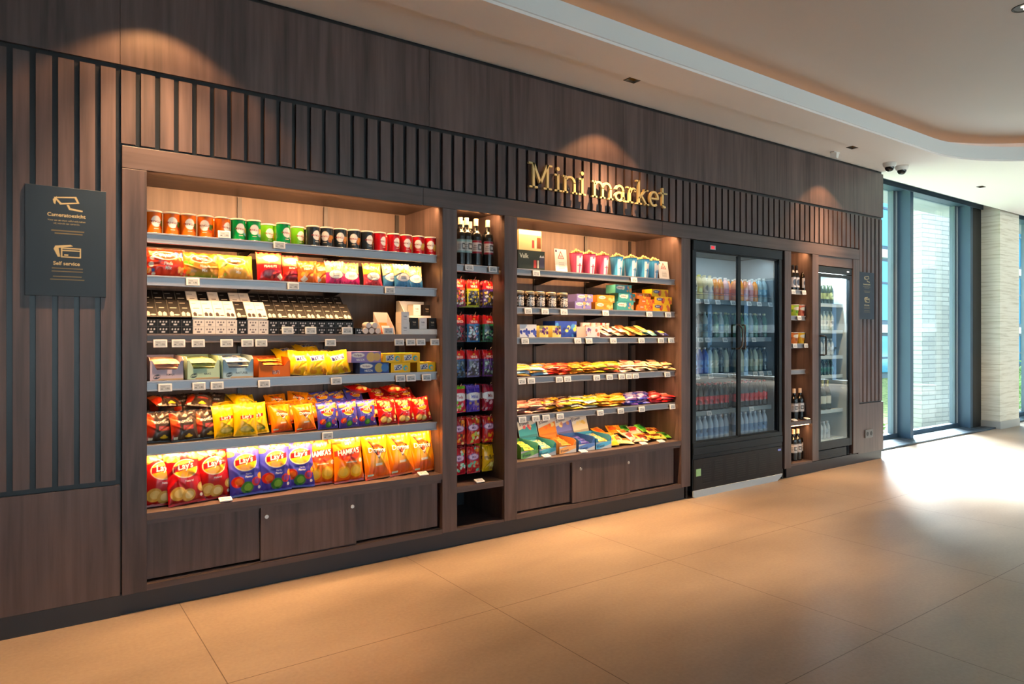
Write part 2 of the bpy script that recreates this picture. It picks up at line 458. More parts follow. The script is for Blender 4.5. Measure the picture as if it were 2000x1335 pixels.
def grass_mat():
    m = mat('grass', rough=0.9); nt = m.node_tree; L = nt.links; b = nt.nodes['Principled BSDF']
    n = nd(nt, 'ShaderNodeTexNoise'); n.inputs['Scale'].default_value = 9; n.inputs['Detail'].default_value = 6
    r = nd(nt, 'ShaderNodeValToRGB'); r.color_ramp.elements[0].color = (*rgb(60, 92, 36), 1); r.color_ramp.elements[1].color = (*rgb(178, 186, 110), 1)
    r.color_ramp.elements[0].position = 0.35; r.color_ramp.elements[1].position = 0.65
    tc = nd(nt, 'ShaderNodeTexCoord'); L.new(tc.outputs['Object'], n.inputs[0])
    L.new(n.outputs[0], r.inputs[0]); L.new(r.outputs[0], b.inputs['Base Color']); return m
structure(MB().box(-60, 120, 4.6, 7.3, GZ - 0.1, GZ).build('ground', mat('terrace', rgb(176, 176, 170), 0.9)))
structure(MB().box(-60, 120, 7.3, 90, GZ - 0.1, GZ + 0.02).build('ground_lawn', grass_mat()))
structure(MB().box(18.5, 120, -60, 4.6, GZ - 0.1, GZ).build('ground_east', mat('terrace', rgb(176, 176, 170), 0.9)))
structure(MB().box(-60, 120, -60, YS - 0.3, GZ - 0.1, GZ).build('ground_rear', mat('paving', rgb(150, 150, 146), 0.9)))
# office block across the garden
bl = empty('office_building', (34, 15.0, GZ))
tag(bl, 'blue glass office block with white floor bands beyond the garden', 'building')
def bpart(name, m, fn):
    mb = MB(); fn(mb); o = mb.build(name, m, bl); return o
X0, X1 = -16, 46
bpart('facade', mat('facade_grey', rgb(108, 126, 138), 0.6), lambda b: b.box(X0, X1, 0.3, 8, 0, 12.5))
bpart('added_wing', mat('facade_grey', rgb(108, 126, 138), 0.6), lambda b: b.box(-6, 2, -62, -14, 0, 12.5))  # unseen facade added east of the hall to cut glare in the fridge doors
def wbands(b):
    for k in range(4): b.box(-6.3, -6, -62, -14, 2.05 + k * 3.3, 2.40 + k * 3.3)
bpart('added_wing_band', mat('band_white', rgb(236, 238, 236), 0.6), wbands)
def wwin(b):
    for k in range(4):
        for j in range(9): b.box(-6.12, -5.9, -61.5 + j * 5.2, -57.5 + j * 5.2, (2.40 + k * 3.3) - 2.3, 2.0 + k * 3.3 - .1)
bpart('added_wing_windows', mat('facade_glass_dark', rgb(40, 74, 96), 0.1, 0.2), wwin)
def bands(b):
    for k in range(4): b.box(X0, X1, 0, 0.6, 2.05 + k * 3.3, 2.40 + k * 3.3)
bpart('floor_band', mat('band_white', rgb(236, 238, 236), 0.6), bands)
GF = mat('facade_glass', rgb(84, 168, 206), 0.12, 0.25)
for k in range(4):
    z = 2.40 + k * 3.3 if k else 2.40
    for j in range(8):
        xa = X0 + 1 + j * 7.6
        wv = MB().box(xa, xa + 6.9, 0.15, 0.32, z - 3.1 + (0.0 if k else 1.0), z - 0.5).build('window', GF, bl)
        fr = MB()
        for q in range(5): fr.box(xa + q * 1.72 - 0.04, xa + q * 1.72 + 0.04, 0.08, 0.2, z - 3.1 + (0.0 if k else 1.0), z - 0.5)
        fr.box(xa, xa + 6.9, 0.08, 0.2, z - 1.5, z - 1.42)
        fr.build('window_bar', FRAME, wv)
def bush(name, cx, cy, rx, ry, rz, seed, label, leaf):
    rnd = random.Random(seed); root = empty(name, (cx, cy, GZ)); tag(root, label, 'shrub', 'shrubs outside the windows')
    mb = MB(); nleaf = 2600
    for i in range(nleaf):
        th = rnd.uniform(0, 2 * math.pi); u = rnd.uniform(-0.1, 1); rr = rnd.uniform(0.72, 1.0) * (1 + 0.15 * math.sin(3 * th + seed))
        c = Vector((rx * rr * math.cos(th) * math.sqrt(max(0, 1 - u * u)), ry * rr * math.sin(th) * math.sqrt(max(0, 1 - u * u)), rz * max(0.05, u) * rr))
        d = Vector((rnd.uniform(-1, 1), rnd.uniform(-1, 1), rnd.uniform(-.3, 1))).normalized() * rnd.uniform(0.04, 0.08)
        s_ = d.orthogonal().normalized() * d.length * 0.4
        mb.add([c - d, c + s_, c + d, c - s_], [(0, 1, 2, 3)])
    mb.build('foliage', leaf, root)
    t = MB()
    for k in range(6):
        a = k * 1.05; t.tube([(0, 0, 0), (rx * .3 * math.cos(a), ry * .3 * math.sin(a), rz * .5), (rx * .6 * math.cos(a), ry * .6 * math.sin(a), rz * .8)], 0.012, 5)
    t.build('stem', mat('bark', rgb(90, 70, 50), 0.9), root)
LEAF = mat('leaf', rgb(120, 168, 62), 0.6); LEAF2 = mat('leaf_dark', rgb(86, 140, 66), 0.6)
bush('garden_shrub', 12.6, 6.9, 1.0, 0.7, 1.25, 1, 'light green shrub just outside, close to the end of the wood wall', LEAF)
bush('garden_shrub', 15.6, 9.4, 1.3, 0.9, 1.5, 2, 'green shrub left of the white brick wall, behind the first shrub', LEAF2)
bush('garden_shrub', 21.5, 7.4, 1.2, 0.9, 1.3, 3, 'green shrub outside, right of the stone column', LEAF)

# ---------------------------------------------------------------- things on the ceiling
BULB = mat('lamp_face', (1, 1, 1), emit=(1.0, 0.72, 0.42), strength=30)
NAMES = ['recessed square ceiling spotlight above the far left wall panels', 'recessed square ceiling spotlight above the left snack bay', 'recessed square ceiling spotlight above the gold lettering',
         'recessed square ceiling spotlight near the two dome cameras', 'recessed square ceiling spotlight nearest the stone column']
for x, lb in zip(SPOTX, NAMES):
    r_ = empty('ceiling_spotlight', (x, 3.288, TOP)); tag(r_, lb, 'ceiling light', 'square spotlights along the wood wall')
    t = MB(); h = HALF; e = 0.006
    for a in ((-h, h, -h, -h + e), (-h, h, h - e, h), (-h, -h + e, -h, h), (h - e, h, -h, h)): t.box(a[0], a[1], a[2], a[3], -0.003, 0.012)
    t.build('trim_ring', BLACK, r_)
    t = MB(); q = 0.022; zt = 0.05
    t.add([(-h, -h, 0.005), (h, -h, 0.005), (h, h, 0.005), (-h, h, 0.005), (-q, -q, zt), (q, -q, zt), (q, q, zt), (-q, q, zt)],
          [(0, 1, 5, 4), (1, 2, 6, 5), (2, 3, 7, 6), (3, 0, 4, 7)])
    t.build('reflector', mat('gold_reflector', rgb(120, 90, 50), 0.3, 0.8), r_)
    MB().lathe([(0.019, zt - 0.004), (0.019, zt + 0.004)], n=16).build('bulb', BULB, r_)
r_ = empty('ceiling_spotlight', (4.86, 1.55, UP)); tag(r_, 'round black ceiling spotlight on the raised ceiling at the top right corner', 'ceiling light')
MB().lathe([(0.05, 0), (0.055, -0.004), (0.062, -0.004), (0.065, 0)], n=28).build('trim_ring', BLACK, r_, True)
MB().lathe([(0.0499, -0.001), (0.0499, 0.0)], n=24).build('reflector', mat('dark_reflector', (0.03, 0.03, 0.03), 0.3), r_)
for dx in (-0.02, 0.02): MB().lathe([(0.012, -0.003), (0.012, -0.001)], c=(dx, 0, 0), n=14).build('bulb', BULB, r_)
for i, (x, y, lb) in enumerate([(7.06, 3.385, 'white dome security camera on the ceiling, left one of two'), (7.29, 3.375, 'white dome security camera on the ceiling, right one of two')]):
    r_ = empty('dome_camera', (x, y, TOP)); tag(r_, lb, 'security camera', 'dome cameras at the end of the wood wall')
    MB().lathe([(0.062, 0), (0.062, -0.014), (0.055, -0.034), (0.047, -0.044), (0.044, -0.044)], n=32).build('housing', WHITEP, r_, True)
    MB().lathe([(0.043, -0.040), (0.041, -0.058), (0.032, -0.074), (0.018, -0.083), (0.003, -0.086)], n=32).build('lens_dome', mat('smoked_dome', (0.012, 0.013, 0.015), 0.08), r_, True)
r_ = empty('motion_sensor', (6.23, 3.485, TOP)); tag(r_, 'small white box sensor on the ceiling near the top of the wood wall', 'sensor')
MB().prism([(-.05, -.012), (.05, -.012), (.05, 0), (-.05, 0)], -0.02, 0.02, 'xz').build('base_plate', WHITEP, r_, bevel=0.002)
hb = MB().prism([(-.045, -.010), (.045, -.010), (.028, -.055), (-.028, -.055)], -0.028, 0.028, 'xz').build('sensor_head', WHITEP, r_, bevel=0.003); hb.rotation_euler = (0.15, 0, 0.25)
# socket
r_ = empty('wall_socket', (7.085, SY, 0.286)); tag(r_, 'black double wall socket low on the wood panel at the right end', 'socket')
MB().box(-0.075, 0.075, -0.012, 0.001, -0.042, 0.042).build('plate', mat('socket_grey', (0.10, 0.10, 0.11), 0.35), r_, bevel=0.004)
for dx in (-0.036, 0.036): MB().lathe([(0.022, -0.0130), (0.022, -0.0118)], c=(dx, 0, 0), n=24, axis='y').build('outlet', BLACK, r_)

# ---------------------------------------------------------------- display bays
LEDC2 = LEDC
def led(parent, x0, x1, z, power, y=3.672, tilt=0.25, spread=120):
    d = bpy.data.lights.new('shelf_light', 'AREA'); d.shape = 'RECTANGLE'; d.size = x1 - x0; d.size_y = 0.012
    d.energy = 0.34 * power * (x1 - x0); d.spread = math.radians(spread); d.color = LEDC
    o = bpy.data.objects.new('shelf_light', d); COL.objects.link(o); o.parent = parent
    o.location = ((x0 + x1) / 2, y, z - 0.004); o.rotation_euler = (tilt, 0, 0)
def shelf(parent, x0, x1, z, lip=0.044, y0=3.652, y1=4.03, power=9.0, brackets=(), lit=True, edge=None):
    sh = MB().box(x0, x1, y0 + 0.002, y1, z - 0.02, z).build('shelf', mat('shelf_board', (0.07, 0.065, 0.06), 0.45, 0.3), parent)
    e = MB(); e.box(x0, x1, y0, y0 + 0.003, z - lip + 0.006, z - 0.004); e.box(x0, x1, y0 - 0.006, y0 + 0.004, z - 0.006, z + 0.003); e.box(x0, x1, y0 - 0.006, y0 + 0.010, z - lip, z - lip + 0.007)
    e.build('shelf_edge', edge or METAL, sh, bevel=0.001)
    for bx in brackets:
        b = MB(); b.prism([(4.085, z - 0.02), (y0 + 0.14, z - 0.02), (y0 + 0.14, z - 0.026), (4.05, z - 0.065), (4.085, z - 0.065)], bx - 0.004, bx + 0.004, 'yz')
        b.build('bracket', BLACK, sh)
    if lit:
        MB().box(x0 + 0.01, x1 - 0.01, y0 + 0.012, y0 + 0.024, z - 0.026, z - 0.0205).build('light_strip', LEDM, sh)
        led(sh, x0 + 0.01, x1 - 0.01, z - 0.028, power, y0 + 0.03)
    return sh
def cabinet(name, label, x0, x1, deck=None, top=2.075, back=WOODB, group='lit display bays in the wood wall', floor_z=0.1):
    r_ = empty(name, ((x0 + x1) / 2, 3.85, 0)); tag(r_, label, 'display cabinet', group)
    def P(mb, nm, m, **k):
        o = mb.build(nm, m, r_, **k); o.matrix_parent_inverse = Matrix.Translation(-Vector(r_.location)); return o
    P(MB().box(x0 - 0.02, x1 + 0.02, 4.09, 4.11, 0.1, top), 'back_panel', back)
    P(MB().box(x0 - 0.022, x0, FY + 0.03, 4.09, 0.1, top), 'side_panel', WOODV)
    P(MB().box(x1, x1 + 0.022, FY + 0.03, 4.09, 0.1, top), 'side_panel', WOODV)
    P(MB().box(x0 - 0.02, x1 + 0.02, FY + 0.03, 4.09, top, top + 0.02), 'top_panel', WOODH)
    return r_, P
def fixp(o, r_):
    o.matrix_parent_inverse = Matrix.Translation(-Vector(r_.location)); return o
def toplight(r_, x0, x1, power):
    a = MB().box(x0 + 0.02, x1 - 0.02, FY + 0.034, FY + 0.046, 2.066, 2.0745).build('light_strip', LEDM, r_); fixp(a, r_)
    led(r_, x0 + 0.02, x1 - 0.02, 2.066, power * 2, FY + 0.052, 0.9, 180)
    fixp(r_.children[-1], r_) if False else None
    for c in r_.children:
        if c.type == 'LIGHT': fixp(c, r_)
def upright(P, x, z0=0.46, z1=2.07):
    u = MB().box(x - 0.012, x + 0.012, 4.078, 4.09, z0, z1)
    P(u, 'upright', mat('upright_steel', (0.05, 0.045, 0.045), 0.4, 0.6))
def lock(parent, x, y, z):
    o = MB().lathe([(0.011, 0), (0.012, -0.004), (0.010, -0.007)], c=(x, y, z), n=20, axis='y').build('lock', CHROME, parent, True)
    return o
def sliding_doors(r_, P, x0, x1, xs, locks, z0=0.132, z1=0.404):
    """three panels, the middle one running in front"""
    P(MB().box(x0, x1, 3.63, 3.66, z0 - 0.035, z0 - 0.006), 'bottom_rail', WOODH)
    P(MB().box(x0, x1, 3.68, 4.08, z0 - 0.03, z0 - 0.02), 'bottom_board', WOODH)
    for i, (a, b) in enumerate(zip(xs[:-1], xs[1:])):
        y = 3.612 if i == 1 else 3.632
        d = P(MB().box(a + (0 if i == 1 else 0.0), b, y, y + 0.016, z0 + (0.0 if i == 1 else 0.006), z1), 'door', WOODV, bevel=0.001)
        for (lx, lz) in locks:
            if a < lx < b: fixp(lock(d, lx, y, lz), r_); d.children[-1].matrix_parent_inverse = Matrix.Identity(4)

# left snack bay
B1, P = cabinet('display_cabinet', 'largest lit bay at the left, six levels of snacks over sliding doors', 0.485, 2.066)
P(MB().box(0.485, 2.066, 3.602, 4.09, 0.438, 0.4555).box(0.485, 2.066, 3.602, 3.625, 0.422, 0.4385), 'deck', WOODH, bevel=0.001)
P(MB().box(0.485, 2.066, 3.612, 3.64, 0.402, 0.4215), 'fascia_rail', WOODH)
P(MB().box(0.485, 2.066, 3.600, 3.625, 0.096, 0.124), 'bottom_rail', WOODH)
sliding_doors(B1, P, 0.485, 2.066, [0.487, 1.007, 1.525, 2.050], [(1.035, 0.405 - 0.05), (1.50, 0.34)])
for x in (1.02, 1.524, 2.004): upright(P, x)
SH1 = [1.770, 1.568, 1.290, 1.066, 0.762]
for k, z in enumerate(SH1):
    s_ = shelf(B1, 0.492, 2.056, z, 0.046 if k != 2 else 0.04, power=[10, 5.5, 8, 10, 12][k], brackets=(1.02, 1.524, 2.004), edge=mat('brown_shelf_edge', rgb(120, 104, 98), 0.4) if k == 2 else None)
    fixp(s_, B1)
toplight(B1, 0.485, 2.066, 16)

# hanging sweets and wine bay
B2, P = cabinet('display_cabinet', 'narrow lit bay with wine bottles above hanging sweet bags', 2.167, 2.520, back=mat('pegboard_back', rgb(40, 48, 54), 0.6))
P(MB().box(2.167, 2.520, 3.606, 4.09, 0.325, 0.363), 'lower_shelf', WOODH, bevel=0.001)
P(MB().box(2.167, 2.520, 3.602, 4.09, 0.098, 0.112), 'bottom_board', WOODH)
s_ = fixp(shelf(B2, 2.171, 2.512, 1.725, power=5), B2); toplight(B2, 2.167, 2.520, 12)
pg = MB()
for i in range(13):
    for j in range(46): pg.box(2.185 + i * 0.025, 2.193 + i * 0.025, 4.084, 4.0905, 0.45 + j * 0.026, 0.458 + j * 0.026)
P(pg, 'pegboard_slots', BLACK)

# middle bay
B3, P = cabinet('display_cabinet', 'wide lit bay under the gold lettering with popcorn, biscuits and bars', 2.620, 4.207)
P(MB().box(2.620, 4.207, 3.602, 4.09, 0.446, 0.4655).box(2.620, 4.207, 3.602, 3.625, 0.430, 0.4465), 'deck', WOODH, bevel=0.001)
P(MB().box(2.620, 4.207, 3.612, 3.64, 0.412, 0.4295), 'fascia_rail', WOODH)
P(MB().box(2.620, 4.207, 3.600, 3.625, 0.098, 0.126), 'bottom_rail', WOODH)
sliding_doors(B3, P, 2.620, 4.207, [2.622, 3.100, 3.660, 4.155], [(3.175, 0.36), (3.64, 0.355)], z1=0.414)
for x in (2.80, 3.134, 3.644, 4.133): upright(P, x)
SH3 = [1.725, 1.472, 1.272, 1.010, 0.760]
for k, z in enumerate(SH3):
    fixp(shelf(B3, 2.627, 4.190, z, 0.042, power=[9, 9, 9, 8, 8][k], brackets=(2.80, 3.134, 3.644, 4.133)), B3)
toplight(B3, 2.620, 4.207, 16)

# narrow bay right of the double fridge
B5, P = cabinet('display_cabinet', 'narrow lit bay with bottles between the two fridges', 5.695, 6.040)
P(MB().box(5.695, 6.040, 3.606, 4.09, 0.466, 0.500), 'lower_shelf', WOODH, bevel=0.001)
P(MB().box(5.695, 6.040, 3.602, 4.09, 0.102, 0.120), 'bottom_board', WOODH)
SH5 = [1.710, 1.470, 1.212, 0.970]
for z in SH5: fixp(shelf(B5, 5.697, 6.005, z, 0.04, y1=3.95, power=6), B5)
toplight(B5, 5.695, 6.040, 10)
d_ = MB().box(5.71, 6.02, 3.62, 3.632, 0.458, 0.4655).build('light_strip', LEDM, B5); fixp(d_, B5)
led(B5, 5.70, 6.03, 0.458, 7, 3.64)
for c in B5.children:
    if c.type == 'LIGHT': fixp(c, B5)

# housing of the single fridge
B6, P = cabinet('fridge_housing', 'wooden recess at the right end holding the single glass door fridge', 6.144, 6.770, group='fridge recesses')
P(MB().box(6.144, 6.770, 3.604, 3.624, 1.958, 2.052), 'header_panel', WOODH)
B4 = empty('fridge_housing', (4.953, 3.85, 0)); tag(B4, 'dark recess in the wood wall round the double fridge', 'display cabinet', 'fridge recesses')
P4 = lambda mb, nm, m: fixp(mb.build(nm, m, B4), B4)
P4(MB().box(4.293, 4.313, 3.628, 4.12, 0, 2.06), 'side_panel', BLACK); P4(MB().box(5.594, 5.614, 3.628, 4.12, 0, 2.06), 'side_panel', BLACK)
P4(MB().box(4.293, 5.614, 3.628, 4.12, 2.056, 2.07), 'top_panel', BLACK)
# ---------------------------------------------------------------- printed artwork on fine grids
_GLY = {}
def glyphs(text, shear=0.0):
    """outline triangles of a word, normalised to height 1 and centred"""
    if text in _GLY: return _GLY[text]
    c = bpy.data.curves.new('t', 'FONT'); c.body = text; c.resolution_u = 3; c.offset = 0.018; c.space_line = 1.0; c.align_x = 'CENTER'
    o = bpy.data.objects.new('t', c); COL.objects.link(o)
    dg = bpy.context.evaluated_depsgraph_get(); me = bpy.data.meshes.new_from_object(o.evaluated_get(dg))
    me.calc_loop_triangles()
    v = np.array([p.co[:2] for p in me.vertices], dtype=float).reshape(-1, 2)
    t = np.array([q.vertices[:] for q in me.loop_triangles], dtype=int).reshape(-1, 3)
    bpy.data.objects.remove(o); bpy.data.curves.remove(c); bpy.data.meshes.remove(me)
    lo, hi = v.min(0), v.max(0); v = (v - (lo + hi) / 2) / (hi[1] - lo[1])
    _GLY[text] = (v, t); return v, t
class Art:
    def __init__(s, nu, nv, base, aspect):
        """aspect = width / height of the printed face; artwork coordinates run 0..aspect, 0..1"""
        s.nu, s.nv, s.a = nu, nv, aspect
        u, v = np.meshgrid(np.linspace(0, aspect, nu), np.linspace(0, 1, nv)); s.U, s.V = u, v
        s.C = np.empty((nv, nu, 3)); s.C[:] = rgb(*base)
        s.px = 1.0 / nv
    def mix(s, m, c):
        m = np.clip(m, 0, 1)[..., None]; s.C = s.C * (1 - m) + np.array(rgb(*c)) * m; return s
    def rect(s, u0, v0, u1, v1, c, soft=None):
        e = soft or s.px
        u0, u1 = u0 * s.a, u1 * s.a
        m = np.clip((s.U - u0) / e + .5, 0, 1) * np.clip((u1 - s.U) / e + .5, 0, 1) * np.clip((s.V - v0) / e + .5, 0, 1) * np.clip((v1 - s.V) / e + .5, 0, 1)
        return s.mix(m, c)
    def ell(s, u, v, ru, rv, c, rot=0.0, soft=None):
        du, dv = s.U - u * s.a, s.V - v
        cr, sr = math.cos(rot), math.sin(rot)
        x, y = (du * cr + dv * sr) / ru, (-du * sr + dv * cr) / rv
        d = (np.sqrt(x * x + y * y) - 1) * min(ru, rv)
        return s.mix(-d / (soft or s.px) + .5, c)
    def ring(s, u, v, ru, rv, w, c, rot=0.0):
        du, dv = s.U - u * s.a, s.V - v
        d = (np.sqrt((du / ru) ** 2 + (dv / rv) ** 2) - 1) * min(ru, rv)
        return s.mix((w / 2 - abs(d)) / s.px + .5, c)
    def poly(s, pts, c):
        p = np.array(pts, float) * [s.a, 1]; m = np.zeros_like(s.U)
        for oy in (-.33, 0, .33):
            for ox in (-.33, 0, .33):
                x, y = s.U + ox * s.px, s.V + oy * s.px; ins = np.zeros(x.shape, bool); j = len(p) - 1
                for i in range(len(p)):
                    (xi, yi), (xj, yj) = p[i], p[j]
                    if yi != yj: ins ^= ((yi > y) != (yj > y)) & (x < (xj - xi) * (y - yi) / (yj - yi) + xi)
                    j = i
                m += ins / 9
        return s.mix(m, c)
    def grad(s, c, v0, v1, k=1.0):
        return s.mix(np.clip((s.V - v0) / (v1 - v0), 0, 1) * k, c)
    def spots(s, seed, n, r, cols, v0=0, v1=1, u0=0, u1=1, squash=1.0):
        if not cols: return s
        rnd = random.Random(seed)
        for i in range(n):
            rr = r * rnd.uniform(.6, 1.2)
            s.ell(rnd.uniform(u0, u1), rnd.uniform(v0, v1), rr, rr * rnd.uniform(.5, 1) * squash, cols[i % len(cols)], rnd.uniform(0, 3))
        return s
    def text(s, word, u, v, h, c, rot=0.0, shear=0.0, stretch=1.0):
        if not word.strip(): return s
        P_, T_ = glyphs(word); P_ = P_.copy() * h
        P_[:, 0] = P_[:, 0] * stretch + shear * P_[:, 1]
        cr, sr = math.cos(rot), math.sin(rot); P_ = P_ @ np.array([[cr, sr], [-sr, cr]]); P_ += [u * s.a, v]
        m = np.zeros(s.U.shape); du = s.a / (s.nu - 1); dv = 1.0 / (s.nv - 1)
        sub = (-.25, .25)
        for t in T_:
            A, B, D = P_[t]
            i0 = max(0, int(min(A[0], B[0], D[0]) / du) - 1); i1 = min(s.nu, int(max(A[0], B[0], D[0]) / du) + 3)
            j0 = max(0, int(min(A[1], B[1], D[1]) / dv) - 1); j1 = min(s.nv, int(max(A[1], B[1], D[1]) / dv) + 3)
            if i0 >= i1 or j0 >= j1: continue
            x, y = s.U[j0:j1, i0:i1], s.V[j0:j1, i0:i1]
            den = (B[0] - A[0]) * (D[1] - A[1]) - (D[0] - A[0]) * (B[1] - A[1])
            if abs(den) < 1e-12: continue
            for ox in sub:
                for oy in sub:
                    X, Y = x + ox * du - A[0], y + oy * dv - A[1]
                    b = (X * (D[1] - A[1]) - (D[0] - A[0]) * Y) / den; g = ((B[0] - A[0]) * Y - X * (B[1] - A[1])) / den
                    m[j0:j1, i0:i1] += ((b >= 0) & (g >= 0) & (b + g < 1)) * 0.25
        return s.mix(m, c)
    def lines(s, u0, u1, v0, v1, n, c, seed=0, th=0.35):
        """small print set as short bars"""
        rnd = random.Random(seed); dv = (v1 - v0) / n
        for i in range(n):
            w_ = rnd.uniform(.7, 1); cu = (u0 + u1) / 2; h = (u1 - u0) / 2 * w_
            s.rect(cu - h, v0 + dv * i, cu + h, v0 + dv * (i + th), c)
        return s

def grid_faces(nu, nv, wrap=False, base=0):
    i, j = np.meshgrid(np.arange(nu if wrap else nu - 1), np.arange(nv - 1))
    i = i.ravel(); j = j.ravel(); k = (i + 1) % nu
    return np.stack([j * nu + i, j * nu + k, (j + 1) * nu + k, (j + 1) * nu + i], 1) + base
def make_mesh(name, V, F, C, m, parent=None, smooth=True, sharp=None):
    me = bpy.data.meshes.new(name)
    me.from_pydata(V.tolist() if hasattr(V, 'tolist') else V, [], F.tolist() if hasattr(F, 'tolist') else F)
    me.materials.append(m)
    a = me.color_attributes.new('Col', 'FLOAT_COLOR', 'POINT')
    cc = np.ones((len(V), 4)); cc[:, :3] = C; a.data.foreach_set('color', cc.ravel())
    if smooth: me.polygons.foreach_set('use_smooth', [True] * len(me.polygons))
    if sharp: me.set_sharp_from_angle(angle=math.radians(sharp))
    o = bpy.data.objects.new(name, me); COL.objects.link(o)
    if parent: o.parent = parent
    return o

def bag(name, art, w, h, t, back=(150, 150, 150), seed=0, m=None, seal=0.045, pinch=0.07, crumple=1.5, parent=None):
    """pillow pack standing on its lower seal, printed front towards -y"""
    rnd = random.Random(seed)
    U = art.U / art.a; V = art.V
    prof = np.clip(np.sin(np.pi * np.clip((V - seal) / (1 - 2 * seal), 0, 1)), 0, 1) ** 0.55
    acr = np.clip(1 - np.abs(2 * U - 1) ** 2.6, 0, 1) ** 0.8
    th = t / 2 * prof * acr
    wr = np.zeros_like(U)
    for k in range(7):      # creases running in from the seals and edges
        a = rnd.uniform(-1, 1); fr = rnd.uniform(18, 42); ph = rnd.uniform(0, 6)
        e = np.exp(-V / .16) if k % 2 else np.exp(-(1 - V) / .16)
        wr += 0.0018 * e * np.sin(fr * (U + a * V * .4) + ph)
    for k in range(6):
        cu, cv, an = rnd.uniform(.1, .9), rnd.uniform(.15, .85), rnd.uniform(0, 3.1)
        d = (U - cu) * math.cos(an) + (V - cv) * math.sin(an); l = -(U - cu) * math.sin(an) + (V - cv) * math.cos(an)
        wr += rnd.choice((-1, 1)) * 0.0028 * np.exp(-(d / .035) ** 2) * np.exp(-(l / .25) ** 2)
    scale = crumple * min(1, w / .16)
    X = (U - .5) * w * (1 - pinch * np.sin(np.pi * V) ** .8)
    Z = V * h + 0.0 * X
    Yf = -th - wr * scale * (prof > 0) ; 
    zig = 0.0012 * np.sin(U * 260) * ((V < seal) | (V > 1 - seal))
    Yf = Yf + zig
    lean = 0.012 * (w / .2) * rnd.uniform(-1, 1)
    Yf = Yf + lean * (V - .5) ** 2 * 2
    st = 4
    nu, nv = art.nu, art.nv
    front = np.stack([X, Yf, Z], 2).reshape(-1, 3)
    Ub = U[::st, ::st]; 
    iu = np.unique(np.append(np.arange(0, nu, st), nu - 1)); iv = np.unique(np.append(np.arange(0, nv, st), nv - 1))
    Xb = X[np.ix_(iv, iu)]; Zb = Z[np.ix_(iv, iu)]; Yb = th[np.ix_(iv, iu)] + (zig + lean * (V - .5) ** 2 * 2)[np.ix_(iv, iu)] + 0.0004
    backv = np.stack([Xb, Yb, Zb], 2).reshape(-1, 3)
    F1 = grid_faces(nu, nv); F2 = grid_faces(len(iu), len(iv), base=len(front))[:, ::-1]
    C = np.concatenate([art.C.reshape(-1, 3), np.tile(np.array(rgb(*back)), (len(backv), 1))])
    return make_mesh(name, np.concatenate([front, backv]), np.concatenate([F1, F2]), C, m or PFOIL, parent)

def carton(name, art, w, h, d, side=(200, 200, 200), top=None, m=None, parent=None, sideart=None):
    """box with printed front (-y) ; origin at the bottom centre"""
    nu, nv = art.nu, art.nv
    U = art.U / art.a; V = art.V
    front = np.stack([(U - .5) * w, np.full_like(U, -d / 2), V * h], 2).reshape(-1, 3)
    b = MB(); b.box(-w / 2, w / 2, -d / 2 + 0.0003, d / 2, 0, h)
    Vb = np.array(b.v); Fb = [tuple(i + len(front) for i in f) for f in b.f]
    Cb = np.tile(np.array(rgb(*side)), (8, 1))
    extra_v, extra_f, extra_c = [], [], []
    k = len(front) + 8
    tc = top or side
    tp = [(-w / 2, -d / 2, h + .0003), (w / 2, -d / 2, h + .0003), (w / 2, d / 2, h + .0003), (-w / 2, d / 2, h + .0003)]
    V_ = np.concatenate([front, Vb, np.array(tp)]); C_ = np.concatenate([art.C.reshape(-1, 3), Cb, np.tile(np.array(rgb(*tc)), (4, 1))])
    F_ = grid_faces(nu, nv).tolist() + Fb + [(k, k + 1, k + 2, k + 3)]
    if sideart is not None:
        a = sideart; u = a.U / a.a
        sv = np.stack([np.full_like(u, w / 2 + .0003), (u - .5) * d, a.V * h], 2).reshape(-1, 3)
        sl = sv.copy(); sl[:, 0] = -w / 2 - .0003; sl[:, 1] *= -1
        n0 = len(V_); V_ = np.concatenate([V_, sv, sl]); C_ = np.concatenate([C_, a.C.reshape(-1, 3), a.C.reshape(-1, 3)])
        F_ += grid_faces(a.nu, a.nv, base=n0).tolist() + grid_faces(a.nu, a.nv, base=n0 + len(sv)).tolist()
    return make_mesh(name, V_, F_, C_, m or PCART, parent, smooth=False)

def turned(name, prof, art, m, parent=None, wrap=True, cap=None):
    """turned body with artwork wrapped round it, middle of the artwork towards -y"""
    nu, nv = art.nu - 1, art.nv
    zs = np.array([p[1] for p in prof]); rs = np.array([p[0] for p in prof])
    s_ = np.concatenate([[0], np.cumsum(np.hypot(np.diff(rs), np.diff(zs)))]); q = np.linspace(0, s_[-1], nv)
    R = np.interp(q, s_, rs); Z = np.interp(q, s_, zs)
    # artwork rows follow the height
    hz = (Z - Z.min()) / (Z.max() - Z.min()); rows = np.clip(np.round(hz * (art.nv - 1)).astype(int), 0, art.nv - 1)
    ang = -math.pi / 2 + (np.arange(nu) / nu - .5) * 2 * math.pi
    X = np.outer(R, np.cos(ang)); Y = np.outer(R, np.sin(ang)); ZZ = np.repeat(Z[:, None], nu, 1)
    V = np.stack([X, Y, ZZ], 2).reshape(-1, 3); C = art.C[rows][:, :nu].reshape(-1, 3)
    F = grid_faces(nu, nv, wrap=True).tolist()
    F.append(tuple(range(nu))[::-1]); F.append(tuple(len(V) - nu + k for k in range(nu)))
    return make_mesh(name, V, F, C, m, parent, True, 50)

